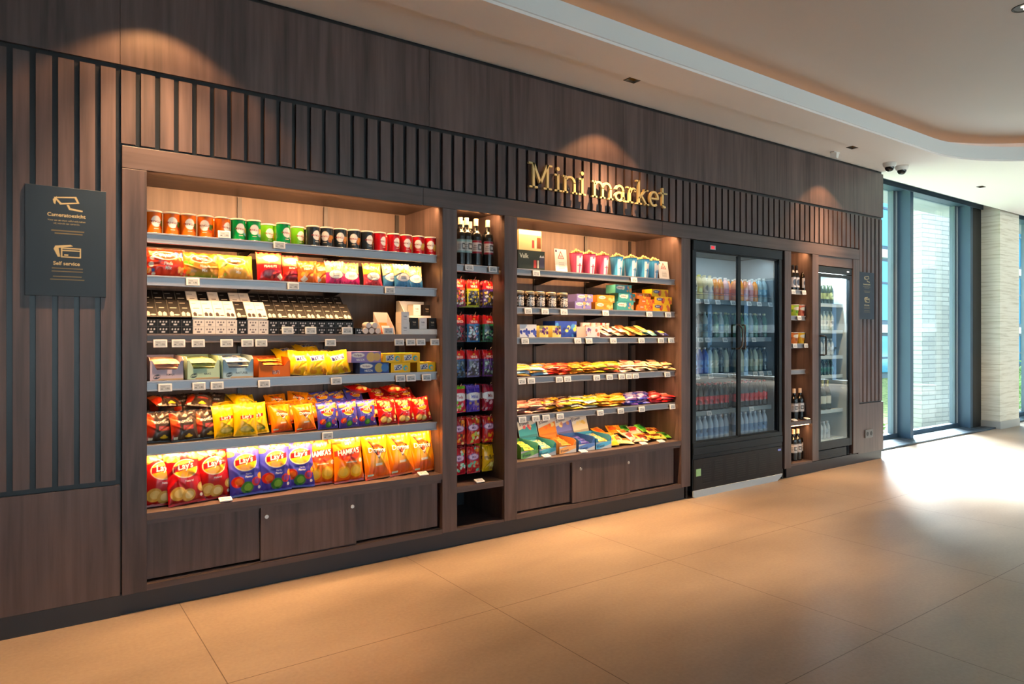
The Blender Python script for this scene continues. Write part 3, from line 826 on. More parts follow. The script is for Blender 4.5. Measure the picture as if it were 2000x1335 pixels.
# ---------------------------------------------------------------- price tags
def price_tag(flat=False):
    r_ = empty('price_tag')
    MB().box(-0.030, 0.030, -0.008, 0, -0.019, 0.019).build('housing', mat('tag_plastic', (0.80, 0.82, 0.84), 0.4), r_, bevel=0.002)
    a = Art(46, 28, (176, 186, 196), 1.7)
    a.lines(.08, .55, .55, .85, 2, (96, 106, 116), 3, .3); a.rect(.08, .2, .28, .34, (90, 98, 108)); a.text('1.95', .72, .34, .30, (52, 58, 68)); a.rect(.08, .08, .9, .10, (120, 128, 136))
    U, V = a.U / a.a, a.V
    Vv = np.stack([(U - .5) * 0.046, np.full_like(U, -0.0084), (V - .5) * 0.027], 2).reshape(-1, 3)
    make_mesh('display', Vv, grid_faces(a.nu, a.nv), a.C.reshape(-1, 3), PCART, r_)
    return r_
TAG = price_tag()
def tags(where, group, spots, y=3.646, tilt=0.12):
    for i, (x, z) in enumerate(spots):
        put(TAG, (x, y - 0.001, z), (-tilt if z > 0.5 or tilt > 1 else -tilt, 0, 0), 'electronic price tag, %s, %s' % (nth(i, len(spots)) if len(spots) > 1 else 'the only one', where), 'price tag', group)
def xs_(us, y=3.646): return [WX(u, y) for u in us]
G1 = 'price tags on the left bay'; G3 = 'price tags on the middle bay'
yt = 3.644
tags('standing on top shelf, left bay', G1, [(WX(438, 3.65), SH1[0] + 0.021)], y=3.655)
tags('top shelf edge, left bay', G1, [(WX(545, yt), 1.757)], y=yt)
tags('second shelf, left bay', G1, [(x, 1.546) for x in xs_([376, 572, 760.5])], y=yt)
tags('below third shelf edge, left bay', G1, [(x, 1.246) for x in xs_([312.5, 348, 386.5, 442, 482.5, 509.5, 644.5, 778.5, 801, 820.5, 848])], y=yt)
tags('in front of black boxes, third shelf, left bay', G1, [(x, 1.312) for x in xs_([560.5, 605.5, 676.5, 757])], y=3.640)
tags('fourth shelf, left bay', G1, [(x, 1.035) for x in xs_([322, 388, 423.5, 515, 656, 781, 801.5, 832])], y=yt)
tags('fifth shelf edge, left bay', G1, [(WX(639, yt), 0.738)], y=yt)
tags('top shelf edge, middle bay', G3, [(x, 1.700) for x in xs_([1046, 1237])], y=yt)
tags('second shelf edge, middle bay', G3, [(x, 1.447) for x in xs_([1030, 1063, 1100, 1181.5, 1267, 1303.5])], y=yt)
tags('third shelf edge, middle bay', G3, [(x, 1.248) for x in xs_([1024, 1127, 1149, 1196.5, 1251.5, 1289.5, 1309.5])], y=yt)
tags('fourth shelf edge, middle bay', G3, [(x, 0.984) for x in xs_([1018, 1036, 1091, 1107, 1164, 1189, 1213, 1227, 1240, 1302])], y=yt)
tags('fifth shelf edge, middle bay', G3, [(x, 0.732) for x in xs_([1019, 1045, 1065, 1092.5, 1171, 1211, 1252, 1312])], y=yt)
for i, (u, z, wh) in enumerate([(441, 0.4655, 'bottom deck of left bay, before blue crisp bags'), (827, 0.4655, 'bottom deck of left bay, right end')]):
    put(TAG, (WX(u, 3.615), 3.622, z), (-1.25, 0, 0), 'price tag lying flat on ' + wh, 'price tag', 'flat price tags')
for (u, wh) in [(1068, 'left one'), (1140, 'middle one'), (1258, 'second from right'), (1292, 'right one')]:
    put(TAG, (WX(u, 3.615), 3.622, 0.4755), (-1.25, 0, 0), 'price tag lying flat on bottom deck of middle bay, ' + wh, 'price tag', 'flat price tags')
put(TAG, (WX(937, 3.62), 3.626, 0.374), (-1.25, 0, 0), 'price tag lying flat on the wooden ledge below the hanging bags', 'price tag', 'flat price tags')
tags('under wine bottles in narrow bay', 'price tags in the narrow bays', [(x, 1.708) for x in xs_([915, 961])], y=yt)
tags('top shelf of bay between fridges', 'price tags in the narrow bays', [(x, 1.69) for x in xs_([1548, 1569])], y=yt)
tags('second shelf of bay between fridges', 'price tags in the narrow bays', [(WX(1560, yt), 1.452)], y=yt)
tags('third shelf of bay between fridges', 'price tags in the narrow bays', [(x, 1.194) for x in xs_([1551, 1573])], y=yt)
for u, wh in [(1552, 'left'), (1577, 'right')]:
    put(TAG, (WX(u, 3.62), 3.626, 0.511), (-1.25, 0, 0), 'price tag lying flat on lower ledge between the fridges, %s one' % wh, 'price tag', 'flat price tags')

# ---------------------------------------------------------------- crisp tubes
def tube(body, dark, pic):
    r_ = empty('crisp_tube')
    a = Art(97, 44, body, 2.1)
    for k in range(3):
        c = .5 + (k - 1) * .36
        if k != 1: a.rect(c - .05, .1, c + .05, .45, (225, 225, 220)); a.lines(c - .04, c + .04, .14, .42, 7, (60, 60, 60), k, .5)
    a.ell(.5, .56, .21, .26, (246, 244, 238)); a.text('PRINGLES', .5, .55, .10, dark, 0, 0, .95); a.lines(.44, .56, .2, .27, 1, (240, 230, 210), 1)
    a.spots(5, 5, .11, pic, .2, .6, .62, .70)
    turned('body', [(0.0365, 0.003), (0.0365, 0.104)], a, PGLOS, r_)
    MB().lathe([(0.0375, 0), (0.0375, 0.004), (0.0365, 0.005)], n=40).build('base_rim', mat('tin_rim', (0.6, 0.6, 0.6), 0.25, 0.9), r_, True)
    MB().lathe([(0.0372, 0.1035), (0.0385, 0.105), (0.0385, 0.110), (0.0372, 0.1115), (0.034, 0.1115), (0.033, 0.1095)], n=40).build('lid', mat('clear_lid', (0.75, 0.66, 0.58), 0.25), r_, True)
    return r_
T_OR = tube((222, 108, 20), (150, 30, 20), [(70, 110, 30), (190, 60, 10)])
T_GR = tube((0, 140, 64), (150, 30, 40), [(226, 190, 90), (150, 200, 210)])
T_LG = tube((96, 170, 26), (150, 30, 40), [(240, 200, 40), (220, 150, 30)])
T_BK = tube((34, 42, 48), (170, 30, 40), [(200, 130, 50), (160, 90, 40)])
T_RD = tube((196, 16, 30), (140, 10, 20), [(236, 196, 96), (222, 160, 60)])
def row(proto, us, y, z, desc, shelf_, cat, grp, dz=0, yaw=None, w=None):
    for i, u in enumerate(us):
        rz = (yaw[i % len(yaw)] if yaw else 0)
        put(proto, (WX(u, y), y, z + dz), (0, 0, rz), '%s, %s, %s' % (desc, nth(i, len(us)), shelf_), cat, grp)
YW = [0.15, -0.1, 0.3, 0.0, -0.2]
S_ = 'top shelf of left bay'
row(T_OR, [300, 335, 367, 401, 434], 3.71, SH1[0] + .003, 'orange crisp tube', S_, 'crisp tube', 'orange crisp tubes', yaw=[0.2, 0.0, 0.1, -0.3, .6])
row(T_GR, [465, 495, 553], 3.71, SH1[0] + .003, 'dark green crisp tube', S_, 'crisp tube', 'dark green crisp tubes', yaw=YW)
row(T_LG, [522, 545, 581], 3.79, SH1[0] + .003, 'light green crisp tube', S_, 'crisp tube', 'light green crisp tubes', yaw=YW)
row(T_BK, [611, 638, 664, 691, 716], 3.71, SH1[0] + .003, 'black crisp tube', S_, 'crisp tube', 'black crisp tubes', yaw=[0.3, -0.6, -.3, -.4, .2])
row(T_RD, [741, 768, 792, 817, 840], 3.71, SH1[0] + .003, 'red crisp tube', S_, 'crisp tube', 'red crisp tubes', yaw=[.4, .3, -.1, -.5, -.4])
for pr, u, y, c in [(T_OR, 424, 3.80, 'orange'), (T_BK, 606, 3.80, 'black'), (T_BK, 648, 3.82, 'dark'), (T_RD, 757, 3.82, 'red'), (T_OR, 350, 3.83, 'bright orange'), (T_GR, 481, 3.80, 'green')]:
    put(pr, (WX(u, y), y, SH1[0] + .001), (0, 0, .5), '%s crisp tube in the second row back, top shelf of left bay' % c, 'crisp tube', 'crisp tubes in the second row')

# ---------------------------------------------------------------- snack bags
def lays(base, dark, pics, sub, seed, w=.17, h=.272, res=84, t=.085, small=False):
    a = Art(res, int(res * h / w), base, w / h); A = a.a
    a.grad(dark, .55, 0.0, .9)
    a.poly([(0, 1), (1, 1), (1, .86), (.55, .80), (0, .88)], tuple(min(255, c + 25) for c in base))
    rnd = random.Random(seed)
    for i in range(7):   # crisps tumbling in from the top
        cu, cv = rnd.uniform(.0, 1), rnd.uniform(.80, .97)
        a.ell(cu, cv, .10, .055, (216, 150, 50), rnd.uniform(-.7, .7)); a.ell(cu, cv + .008, .085, .042, (246, 206, 110), rnd.uniform(-.7, .7))
    a.ell(.5, .62, .225, .165, (250, 232, 190)); a.ell(.5, .62, .21, .15, (250, 196, 20))
    a.ell(.5, .70, .15, .05, (252, 222, 90)); a.ell(.5, .535, .15, .05, (240, 170, 20))
    a.poly([(.17, .575), (.85, .63), (.84, .73), (.18, .68)], (196, 20, 34))
    a.text("Lay's", .51, .655, .150, (255, 252, 246), .07, .16, .95)
    for k, wd in enumerate(sub): a.text(wd, .56, .40 - k * .05, .036, (250, 244, 236), 0, 0, 1.0)
    for (u, v, r, c, c2) in pics:
        a.ell(u, v, r, r * .92, c); a.ell(u + .02, v + .004, r * .62, r * .58, c2)
    a.ell(.88, .12, .03, .03, (240, 235, 230)); a.rect(0, .0, 1, .035, dark); a.rect(0, .965, 1, 1, base)
    for v in (.012, .024, .976, .988): a.rect(0, v - .002, 1, v + .002, dark)
    return bag('crisp_bag', a, w, h, t, base, seed)
RED, REDD = (214, 18, 22), (150, 6, 16)
POT = [(.25, .20, .13, (226, 176, 76), (244, 214, 130)), (.52, .15, .12, (222, 178, 86), (250, 228, 160)), (.92, .26, .09, (226, 180, 90), (250, 232, 150))]
PEP = [(.22, .27, .115, (206, 40, 22), (232, 110, 30)), (.50, .15, .12, (40, 130, 50), (110, 180, 60)), (.78, .24, .09, (200, 44, 60), (120, 60, 150)), (.96, .34, .07, (240, 170, 30), (250, 200, 60))]
LAY_R = lays(RED, REDD, POT, ['Naturel'], 1)
LAY_R2 = lays((206, 14, 26), (140, 6, 18), POT, ['Naturel', ''], 4, w=.178, h=.275)
LAY_B = lays((70, 76, 196), (34, 22, 150), PEP, ['Paprika', 'Flavour'], 2)
def lays_shelf(a_, b_, y=3.70): pass
def hamkas():
    a = Art(90, 122, (240, 130, 10), .178 / .272)
    a.grad((226, 60, 10), .3, 0, .8); a.rect(0, .8, 1, 1, (232, 74, 14)); a.spots(3, 7, .09, [(250, 196, 60), (246, 170, 30)], .84, .95)
    a.ell(.5, .80, .15, .085, (248, 170, 60)); a.text("Lay's", .5, .80, .075, (250, 240, 230), .05, .15)
    a.ell(.5, .57, .26, .13, (222, 60, 20)); a.poly([(.02, .55), (.98, .60), (.98, .71), (.02, .66)], (206, 40, 24))
    a.text("HAMKA'S", .5, .63, .115, (255, 252, 246), .05, .05, .78)
    a.lines(.35, .75, .40, .43, 1, (250, 230, 200), 2, .7)
    a.ell(.28, .22, .13, .12, (250, 180, 20)); a.ell(.72, .22, .14, .13, (252, 190, 30)); a.ell(.28, .22, .09, .08, (252, 206, 70)); a.ell(.72, .23, .10, .08, (252, 210, 80))
    a.ell(.90, .43, .045, .045, (245, 235, 225)); a.rect(0, 0, 1, .05, (206, 36, 16))
    return bag('crisp_bag', a, .178, .272, .07, (226, 70, 10), 7)
def doritos(w=.168, h=.262, res=84):
    a = Art(res, int(res * h / w), (248, 152, 10), w / h)
    a.grad((238, 70, 10), .45, .05, .8); a.ell(.55, .42, .26, .13, (252, 176, 20), .2, .08)
    a.poly([(.18, .86), (.78, .66), (.52, .42)], (70, 20, 12)); a.poly([(.26, .82), (.70, .67), (.52, .49)], (230, 96, 20))
    a.poly([(.08, .565), (.95, .52), (.95, .64), (.08, .70)], (120, 30, 20)) if False else None
    a.text('Doritos', .515, .615, .118, (60, 14, 10), -.07, 0, .93); a.text('Doritos', .50, .622, .108, (255, 252, 244), -.07, 0, .93)
    a.poly([(.45, .50), (.53, .45), (.66, .56), (.60, .56), (.53, .50)], (250, 240, 226))
    a.rect(.38, .28, .64, .33, (248, 236, 214)); a.ell(.5, .17, .2, .09, (228, 96, 40), 0, .05); a.rect(.08, .07, .3, .11, (214, 240, 214))
    a.rect(0, 0, 1, .035, (224, 60, 10))
    return bag('crisp_bag', a, w, h, .07, (240, 130, 20), 11)
HAM = hamkas(); DOR = doritos(); 
def lean(proto, u, y, z, tilt, yaw, roll, label, grp, cat='crisp bag', sc=None):
    """bag leaning back on what stands behind it"""
    return put(proto, (WX(u, y), y, z), (-tilt, roll, yaw), label, cat, grp, sc)
D = 0.456; G = 'large crisp bags on the bottom deck'
for (p, u, y, tl, yw, rl, lb) in [
    (LAY_R, 317, 3.70, .16, .10, .03, 'large red crisp bag, leftmost on bottom deck of left bay'),
    (LAY_R2, 366, 3.675, .20, .16, -.05, 'large red crisp bag, second from left on bottom deck of left bay'),
    (LAY_R, 421, 3.70, .14, .10, -.05, 'large red crisp bag beside the first blue one, bottom deck'),
    (LAY_B, 482, 3.69, .16, .05, -.04, 'large blue paprika crisp bag, left of three on bottom deck'),
    (LAY_B, 539, 3.70, .14, .05, .0, 'large blue paprika crisp bag, middle of three on bottom deck'),
    (LAY_B, 584, 3.72, .14, -.10, .03, 'large blue paprika crisp bag, right of three on bottom deck'),
    (HAM, 627, 3.72, .14, -.05, -.02, 'large orange crisp bag with red lettering band, left one of two'),
    (HAM, 683, 3.69, .14, .0, -.03, 'large orange crisp bag with red lettering band, right one of two'),
    (DOR, 739, 3.69, .17, .05, -.05, 'large orange tortilla chip bag, left of three on bottom deck'),
    (DOR, 786, 3.71, .15, .0, -.08, 'large orange tortilla chip bag, middle of three on bottom deck'),
    (DOR, 829, 3.71, .15, -.05, -.10, 'large orange tortilla chip bag, rightmost on bottom deck')]:
    lean(p, u, y, D + .004, tl, yw, rl, lb, G)
for i, (p, u, lb) in enumerate([(LAY_R, 340, 'red crisp bag standing behind the two leftmost bags, bottom deck'), (LAY_R2, 402, 'red crisp bag standing behind third red bag, bottom deck'), (LAY_R, 446, 'red crisp bag standing behind gap between red and blue, bottom deck'),
    (LAY_B, 505, 'blue crisp bag standing behind the left blue bag, bottom deck'), (LAY_B, 560, 'blue crisp bag standing behind the middle blue bag, bottom deck'), (LAY_R, 600, 'red crisp bag standing behind the right blue bag, bottom deck'),
    (HAM, 655, 'orange crisp bag standing between and behind the two lettered ones'), (DOR, 715, 'tortilla chip bag standing behind the left one, bottom deck'), (DOR, 765, 'tortilla chip bag standing behind the middle one, bottom deck'), (DOR, 806, 'tortilla chip bag standing behind the right one, bottom deck')]):
    lean(p, u, 3.80, D + .010, .10 + .02 * (i % 3), .1 * ((i % 3) - 1), .04 * ((i % 2) * 2 - 1), lb, 'crisp bags in the second row, bottom deck', sc=(1, 1, .94))

# fifth shelf: small bags
k_ = .60
def small(seed, fn): return fn
SB_R = lays((216, 22, 18), (150, 8, 14), POT, ['Naturel'], 21, w=.118, h=.148, res=64, t=.05)
SB_B = lays((78, 84, 200), (60, 26, 140), PEP, ['Paprika'], 22, w=.118, h=.148, res=64, t=.05)
def senz():
    a = Art(66, 84, (74, 60, 52), .132 / .15)
    a.ell(.05, .5, .22, .42, (190, 50, 22), 0, .05); a.ell(.12, .7, .12, .14, (226, 120, 60), .4, .05); a.grad((34, 28, 26), .35, 0, .8)
    a.ell(.55, .82, .05, .05, (190, 160, 140)); a.text('SENSATIONS', .52, .63, .085, (250, 246, 236), 0, 0, .72)
    a.rect(.42, .36, .82, .5, (170, 62, 50)); a.lines(.5, .75, .40, .47, 2, (220, 150, 130), 1); a.ell(.62, .14, .12, .04, (236, 190, 30)); a.ell(.62, .17, .06, .05, (240, 200, 60))
    a.rect(.08, .07, .22, .15, (220, 220, 200)); a.rect(0, 0, 1, .04, (24, 20, 20))
    return bag('crisp_bag', a, .132, .15, .05, (30, 26, 26), 31)
def yel():
    a = Art(64, 84, (250, 206, 10), .125 / .165); a.grad((236, 178, 8), .4, 0, .6); a.poly([(0, 1), (.6, 1), (.1, .74), (0, .74)], (252, 226, 90))
    a.poly([(.22, .51), (.80, .55), (.80, .65), (.22, .62)], (186, 30, 30)); a.text("Lay's", .5, .585, .16, (255, 250, 240), .06, .15)
    a.ell(.5, .2, .24, .10, (196, 170, 40)); a.ell(.45, .2, .15, .06, (226, 206, 110)); a.ell(.75, .16, .07, .05, (90, 120, 40))
    return bag('crisp_bag', a, .125, .165, .055, (240, 196, 10), 33)
SB_S = senz(); SB_Y = yel(); SB_D = doritos(.12, .148, 64)
Z5 = SH1[4] + .003; G = 'small crisp bags at the front of the fifth shelf'
for (p, u, y, tl, yw, rl, lb) in [
    (SB_S, 313, 3.73, .18, .1, .02, 'small black and red crisp bag, left of three, fifth shelf'), (SB_S, 362, 3.71, .18, .15, -.04, 'small black and red crisp bag, middle of three, fifth shelf'), (SB_S, 405, 3.74, .18, .1, -.05, 'small black and red crisp bag, right of three, fifth shelf'),
    (SB_Y, 443, 3.72, .18, .1, -.05, 'small yellow crisp bag, left of three, fifth shelf'), (SB_Y, 480, 3.70, .20, .1, .05, 'small yellow crisp bag, middle of three, fifth shelf'), (SB_Y, 503, 3.74, .18, .05, -.08, 'small yellow crisp bag, right of three, fifth shelf'),
    (SB_D, 551, 3.76, .22, .1, -.03, 'small tortilla chip bag, left of two, fifth shelf'), (SB_D, 597, 3.72, .22, .05, -.07, 'small tortilla chip bag, right of two, fifth shelf'),
    (SB_B, 641, 3.72, .22, .02, -.03, 'small blue crisp bag, left of three, fifth shelf'), (SB_B, 682, 3.71, .22, 0, -.05, 'small blue crisp bag, middle of three, fifth shelf'), (SB_B, 717, 3.73, .20, -.02, -.03, 'small blue crisp bag, right of three, fifth shelf'),
    (SB_R, 758, 3.72, .22, 0, -.05, 'small red crisp bag, left of three, fifth shelf'), (SB_R, 794, 3.72, .22, 0, -.08, 'small red crisp bag, middle of three, fifth shelf'), (SB_R, 827, 3.72, .22, -.02, -.12, 'small red crisp bag, right of three, fifth shelf')]:
    lean(p, u, y, Z5, tl, yw, rl, lb, G)
rnd = random.Random(5)
def pile(proto, us, desc, shelf_, z0, grp, y0=3.80, n=2, dz=.05, cat='crisp bag', tilt0=.75):
    """bags lying back in rows behind the front ones"""
    c = 0
    for lv in range(n):
        for i, u in enumerate(us):
            y = y0 + lv * .075
            put(proto, (WX(u + rnd.uniform(-3, 3), y), y, z0 + .035 + lv * dz), (-tilt0 - rnd.uniform(-.12, .12), rnd.uniform(-.12, .12), rnd.uniform(-.2, .2)),
                '%s, %s, %s row behind, %s' % (desc, nth(i, len(us)), ['first', 'second', 'third'][lv], shelf_), cat, grp)
G = 'small crisp bags piled behind on the fifth shelf'
pile(SB_S, [322, 372, 412], 'black crisp bag', 'fifth shelf', Z5, G, n=2, dz=.06)
pile(SB_Y, [452, 492], 'yellow crisp bag', 'fifth shelf', Z5, G, n=2, dz=.045)
pile(SB_D, [545, 580, 612], 'orange chip bag', 'fifth shelf', Z5, G, n=2, dz=.04)
pile(SB_B, [640, 672, 704], 'blue crisp bag', 'fifth shelf', Z5, G, n=2, dz=.05)
pile(SB_R, [742, 775, 805], 'red crisp bag', 'fifth shelf', Z5, G, n=2, dz=.05)
for (u, y, z, ry, lb) in [(706, 3.86, .195, .2, 'red crisp bag lying on top of the pile, left one, fifth shelf'), (769, 3.84, .185, -.05, 'red crisp bag lying flat on top of the pile, right one, fifth shelf')]:
    put(SB_R, (WX(u, y), y - .06, Z5 + z), (-1.45, ry * .3, ry), lb, 'crisp bag', 'crisp bags on top of the pile')
put(SB_Y, (WX(478, 3.84), 3.80, Z5 + .15), (-1.3, .1, .1), 'yellow crisp bag lying on top of the yellow pile, fifth shelf', 'crisp bag', 'crisp bags on top of the pile')
put(SB_S, (WX(330, 3.80), 3.76, Z5 + .17), (-1.3, .05, .25), 'black crisp bag lying on top of the black pile, left one', 'crisp bag', 'crisp bags on top of the pile')
put(SB_S, (WX(385, 3.80), 3.77, Z5 + .16), (-1.25, .1, -.25), 'black crisp bag lying on top of the black pile, right one', 'crisp bag', 'crisp bags on top of the pile')

# second shelf: wide nut bags
def nut(base, low, accent, word, sub, seed, w=.165, h=.13, red=(214, 60, 30)):
    a = Art(72, int(72 * h / w), base, w / h); a.grad(low, .5, 0, .8)
    a.spots(seed, 9, .09, accent, .05, .95, 0, .25); a.spots(seed + 1, 7, .08, accent, .6, .98, .7, 1.0)
    a.ell(.48, .72, .40, .16, (250, 236, 214)); a.ell(.48, .72, .37, .135, red); a.text(word, .48, .72, .15, (255, 246, 230), 0, 0, .9)
    for k, wd in enumerate(sub): a.text(wd, .55, .44 - k * .15, .115, (252, 246, 232), .0, .1, .85)
    a.spots(seed + 2, 5, .08, [(214, 150, 70), (234, 190, 110)], .08, .35, .72, .95); a.rect(0, 0, 1, .05, low)
    return bag('nut_bag', a, w, h, .055, base, seed, pinch=.03)
N1_ = nut((226, 60, 30), (214, 40, 26), [(60, 110, 180), (240, 236, 226), (240, 150, 60)], 'Duyvis', ['Pinda', 'Mix'], 41, .185, .14)
N2_ = nut((232, 120, 40), (40, 160, 40), [(90, 160, 40), (236, 170, 70), (200, 60, 20)], 'Duyvis', ['Noten', 'Mix'], 42, .175, .13)
N3_ = nut((250, 200, 60), (222, 150, 80), [(190, 210, 60), (250, 224, 120)], 'Duyvis', ['Noten', 'Mix'], 43, .175, .13, red=(236, 140, 60))
Z2 = SH1[1] + .003; G = 'snack bags on the second shelf'
for (p, u, lb) in [(N1_, 324, 'wide red nut bag, leftmost on second shelf of left bay'), (N2_, 395, 'wide green and orange nut bag on second shelf of left bay'), (N3_, 461, 'wide yellow nut bag on second shelf of left bay')]:
    lean(p, u, 3.71, Z2, .16, .06, 0, lb, G, 'snack bag')
def tall(base, top, word, seed, kind, w=.115, h=.15):
    a = Art(56, int(56 * h / w), base, w / h)
    if kind == 'nuts':
        a.rect(0, .62, 1, 1, top, .1); a.ell(.55, .78, .28, .12, (250, 240, 220)); a.text(word, .5, .5, .09, (255, 240, 230), 0, .1, .9); a.ell(.5, .25, .3, .16, (128, 14, 40)); a.spots(seed, 8, .07, [(190, 60, 60), (160, 30, 60)], .08, .4, .2, .9)
        a.poly([(.75, .16), (.9, .28), (1.0, .16), (.9, .04)], (240, 226, 210))
    elif kind == 'puff':
        a.spots(seed, 10, .09, [(246, 150, 50), (252, 180, 70), (220, 60, 30)], .05, .95); a.poly([(0, .45), (1, .62), (1, .76), (0, .6)], (238, 90, 40)); a.text(word, .5, .62, .12, (250, 240, 226), .12, 0, .85)
        a.poly([(.1, .16), (.28, .32), (.46, .16), (.28, .0)], (246, 234, 220))
    else:
        a.rect(0, .5, 1, 1, top); a.spots(seed, 26, .05, [(250, 216, 90), (236, 190, 40), (252, 236, 170), (190, 200, 60)], .56, .98)
        a.ell(.5, .40, .33, .19, tuple(int(c * .7) for c in base)); a.ell(.5, .40, .31, .17, (250, 244, 240)); a.lines(.3, .7, .34, .46, 2, (120, 100, 120), 3, .4); a.spots(seed + 3, 6, .06, [base, tuple(int(c * .7) for c in base)], .02, .16)
    return bag('snack_bag', a, w, h, .05, base, seed)
NB = [(tall((206, 24, 34), (250, 190, 110), 'PEANUTS', 51, 'nuts', .14, .155), 528, 3.71, 'red peanut bag standing left of the other red one, second shelf'),
      (tall((180, 40, 30), (244, 200, 140), 'Burger', 52, 'nuts', .10, .150), 570, 3.73, 'dark red nut bag right of the red peanut bag, second shelf')]
PF = tall((240, 110, 40), None, 'Nibb-it', 53, 'puff', .115, .125)
PP = tall((226, 50, 130), (250, 226, 150), '', 54, 'pop', .115, .135); PR = tall((232, 70, 90), (246, 190, 60), '', 55, 'pop', .12, .135); PB = tall((66, 140, 196), (250, 220, 160), '', 56, 'pop', .11, .14)
for p, u, y, lb in NB: lean(p, u, y, Z2, .14, .05, -.03, lb, G, 'snack bag')
for (p, u, y, lb) in [(PF, 602, 3.71, 'orange puffed snack bag, left of two, second shelf'), (PF, 628, 3.73, 'orange puffed snack bag, right of two, second shelf'),
    (PP, 656, 3.71, 'pink popcorn bag, left of two, second shelf'), (PP, 686, 3.74, 'pink popcorn bag, right of two, second shelf'), (PR, 729, 3.71, 'rose red popcorn bag with yellow top, second shelf'),
    (PB, 765, 3.72, 'light blue popcorn bag, left of three, second shelf'), (PB, 787, 3.69, 'light blue popcorn bag, middle of three, second shelf'), (PB, 812, 3.74, 'light blue popcorn bag, right of three, second shelf')]:
    lean(p, u, y, Z2, .16, .03, -.03, lb, G, 'snack bag')
for (p, u, lb) in [(N2_, 405, 'green nut bag standing behind the green one, second shelf'), (PP, 670, 'pink popcorn bag standing in second row back, second shelf'), (PB, 800, 'blue popcorn bag standing in second row back, second shelf'), (PF, 645, 'orange snack bag standing in second row back, second shelf')]:
    lean(p, u, 3.81, Z2 + .004, .10, .1, 0, lb, 'second row snack bags', 'snack bag')

# third shelf: black and white vanity boxes set out in two leaning ranks over stacked ones
def vanity(bg, ink, face, w, h, seed):
    if face == 'end':
        a = Art(22, 15, bg, w / h)
        for k in range(3): a.ell(.25 + .25 * k, .66, .09, .11, ink)
        a.lines(.3, .7, .2, .42, 1, ink, seed, .8); a.rect(0, 0, 1, .04, (120, 120, 124)); a.rect(0, 0, .03, 1, (120, 120, 124))
    else:
        a = Art(24, 52, bg, w / h); 
        a.poly([(.14, .06), (.14, .24), (.3, .32), (.46, .24), (.46, .06)], ink)
        if seed % 2: a.poly([(.54, .06), (.54, .22), (.7, .30), (.86, .22), (.86, .06)], ink)
        else: a.ell(.72, .12, .10, .035, ink)
        a.lines(.2, .8, .5, .56, 1, tuple((c + 128) // 2 for c in ink), seed, .7); a.lines(.1, .6, .80, .84, 1, tuple((c + 128) // 2 for c in ink), seed + 1, .5); a.rect(0, 0, .03, 1, (120, 116, 112))
    return a
BW = .0522
BLK, WHT = (20, 19, 22), (238, 232, 226)
BE = {c: carton('vanity_box', vanity(*((BLK, (225, 222, 226)) if c == 'black' else (WHT, (70, 60, 76))), 'end', BW, .036, 1), BW - .001, .0355, .12, side=BLK if c == 'black' else WHT) for c in ('black', 'white')}
BF = {(c, s): carton('vanity_box', vanity(*((BLK, (240, 232, 220)) if c == 'black' else (WHT, (44, 28, 40))), 'face', BW, .125, s), BW - .001, .125, .03, side=BLK if c == 'black' else WHT) for c in ('black', 'white') for s in (0, 1)}
pat = 'BBBBWWWWBWW' + 'B' * 9
pat2 = 'BBBBWBWBWWB' + 'B' * 9
Z3 = SH1[2] + .002; GX = 'black vanity boxes'; 
cnt = {}
for i, ch in enumerate(pat):
    c = 'black' if ch == 'B' else 'white'; x = .487 + BW * (i + .5)
    for lv in range(2):
        put(BE[c], (x, 3.665 + .062, Z3 + lv * .036), (0, 0, 0), '%s vanity box lying flat, %s, %s layer, third shelf' % (c, nth(i, 20), ['lower', 'upper'][lv]), 'small box', 'stacked vanity boxes')
    put(BF[(c, i % 2)], (x, 3.688, Z3 + .073), (-.80, 0, 0), '%s vanity box leaning back, %s, front rank, third shelf' % (c, nth(i, 20)), 'small box', 'leaning vanity boxes, front rank')
    if i < 20:
        c2 = 'black' if pat2[i] == 'B' else 'white'
        put(BF[(c2, (i + 1) % 2)], (x, 3.785, Z3 + .128), (-.85, 0, 0), '%s vanity box leaning back, %s, rear rank, third shelf' % (c2, nth(i, 20)), 'small box', 'leaning vanity boxes, rear rank')
put(BE['black'], (.487 + BW * 20.7, 3.727, Z3), (0, 0, 0), 'black vanity box lying alone at the right end of its row, third shelf', 'small box')
# rolls, card holder and white display of small boxes
def roll():
    a = Art(40, 6, (240, 226, 220), 4); o = turned('rolled_cloth', [(.016, 0), (.018, .004), (.018, .056), (.016, .06)], a, PMATT); return o
RL = roll()
k = 0
for (u, dz) in [(710, .018), (722, .018), (734, .018), (716, .050), (728, .050)]:
    put(RL, (WX(u, 3.69), 3.66, Z3 + dz + .002), (-math.pi / 2, 0, 0), 'small white roll, %s in the little pile on the third shelf' % ['lower left', 'lower middle', 'lower right', 'upper left', 'upper right'][k], 'roll', 'small white rolls'); k += 1
r_ = empty('card_holder', (WX(750, 3.72), 3.72, Z3), .25); tag(r_, 'clear stand with pale cards and an orange one beside the white rolls', 'card holder')
mb = MB(); mb.box(-.05, .05, .03, .034, 0, .13); mb.prism([(-.04, 0), (.034, 0), (.034, .13), (-.03, .04)], -.052, -.050, 'yz'); mb.prism([(-.04, 0), (.034, 0), (.034, .13), (-.03, .04)], .050, .052, 'yz'); mb.box(-.05, .05, -.04, .03, 0, .003)
mb.build('stand', mat('clear_plastic', (.72, .62, .56), .15), r_)
for q, (cc, nm) in enumerate([((.80, .72, .66), 'card'), ((.85, .22, .04), 'card'), ((.80, .78, .85), 'card')]):
    ob = MB().box(-.045 + .01 * q, .035, -.002, 0, 0, .09 - .02 * q).build(nm, mat('card_%d' % q, cc, .6), r_); ob.location = (0, .015 - q * .018, .004); ob.rotation_euler = (-.35, 0, 0)
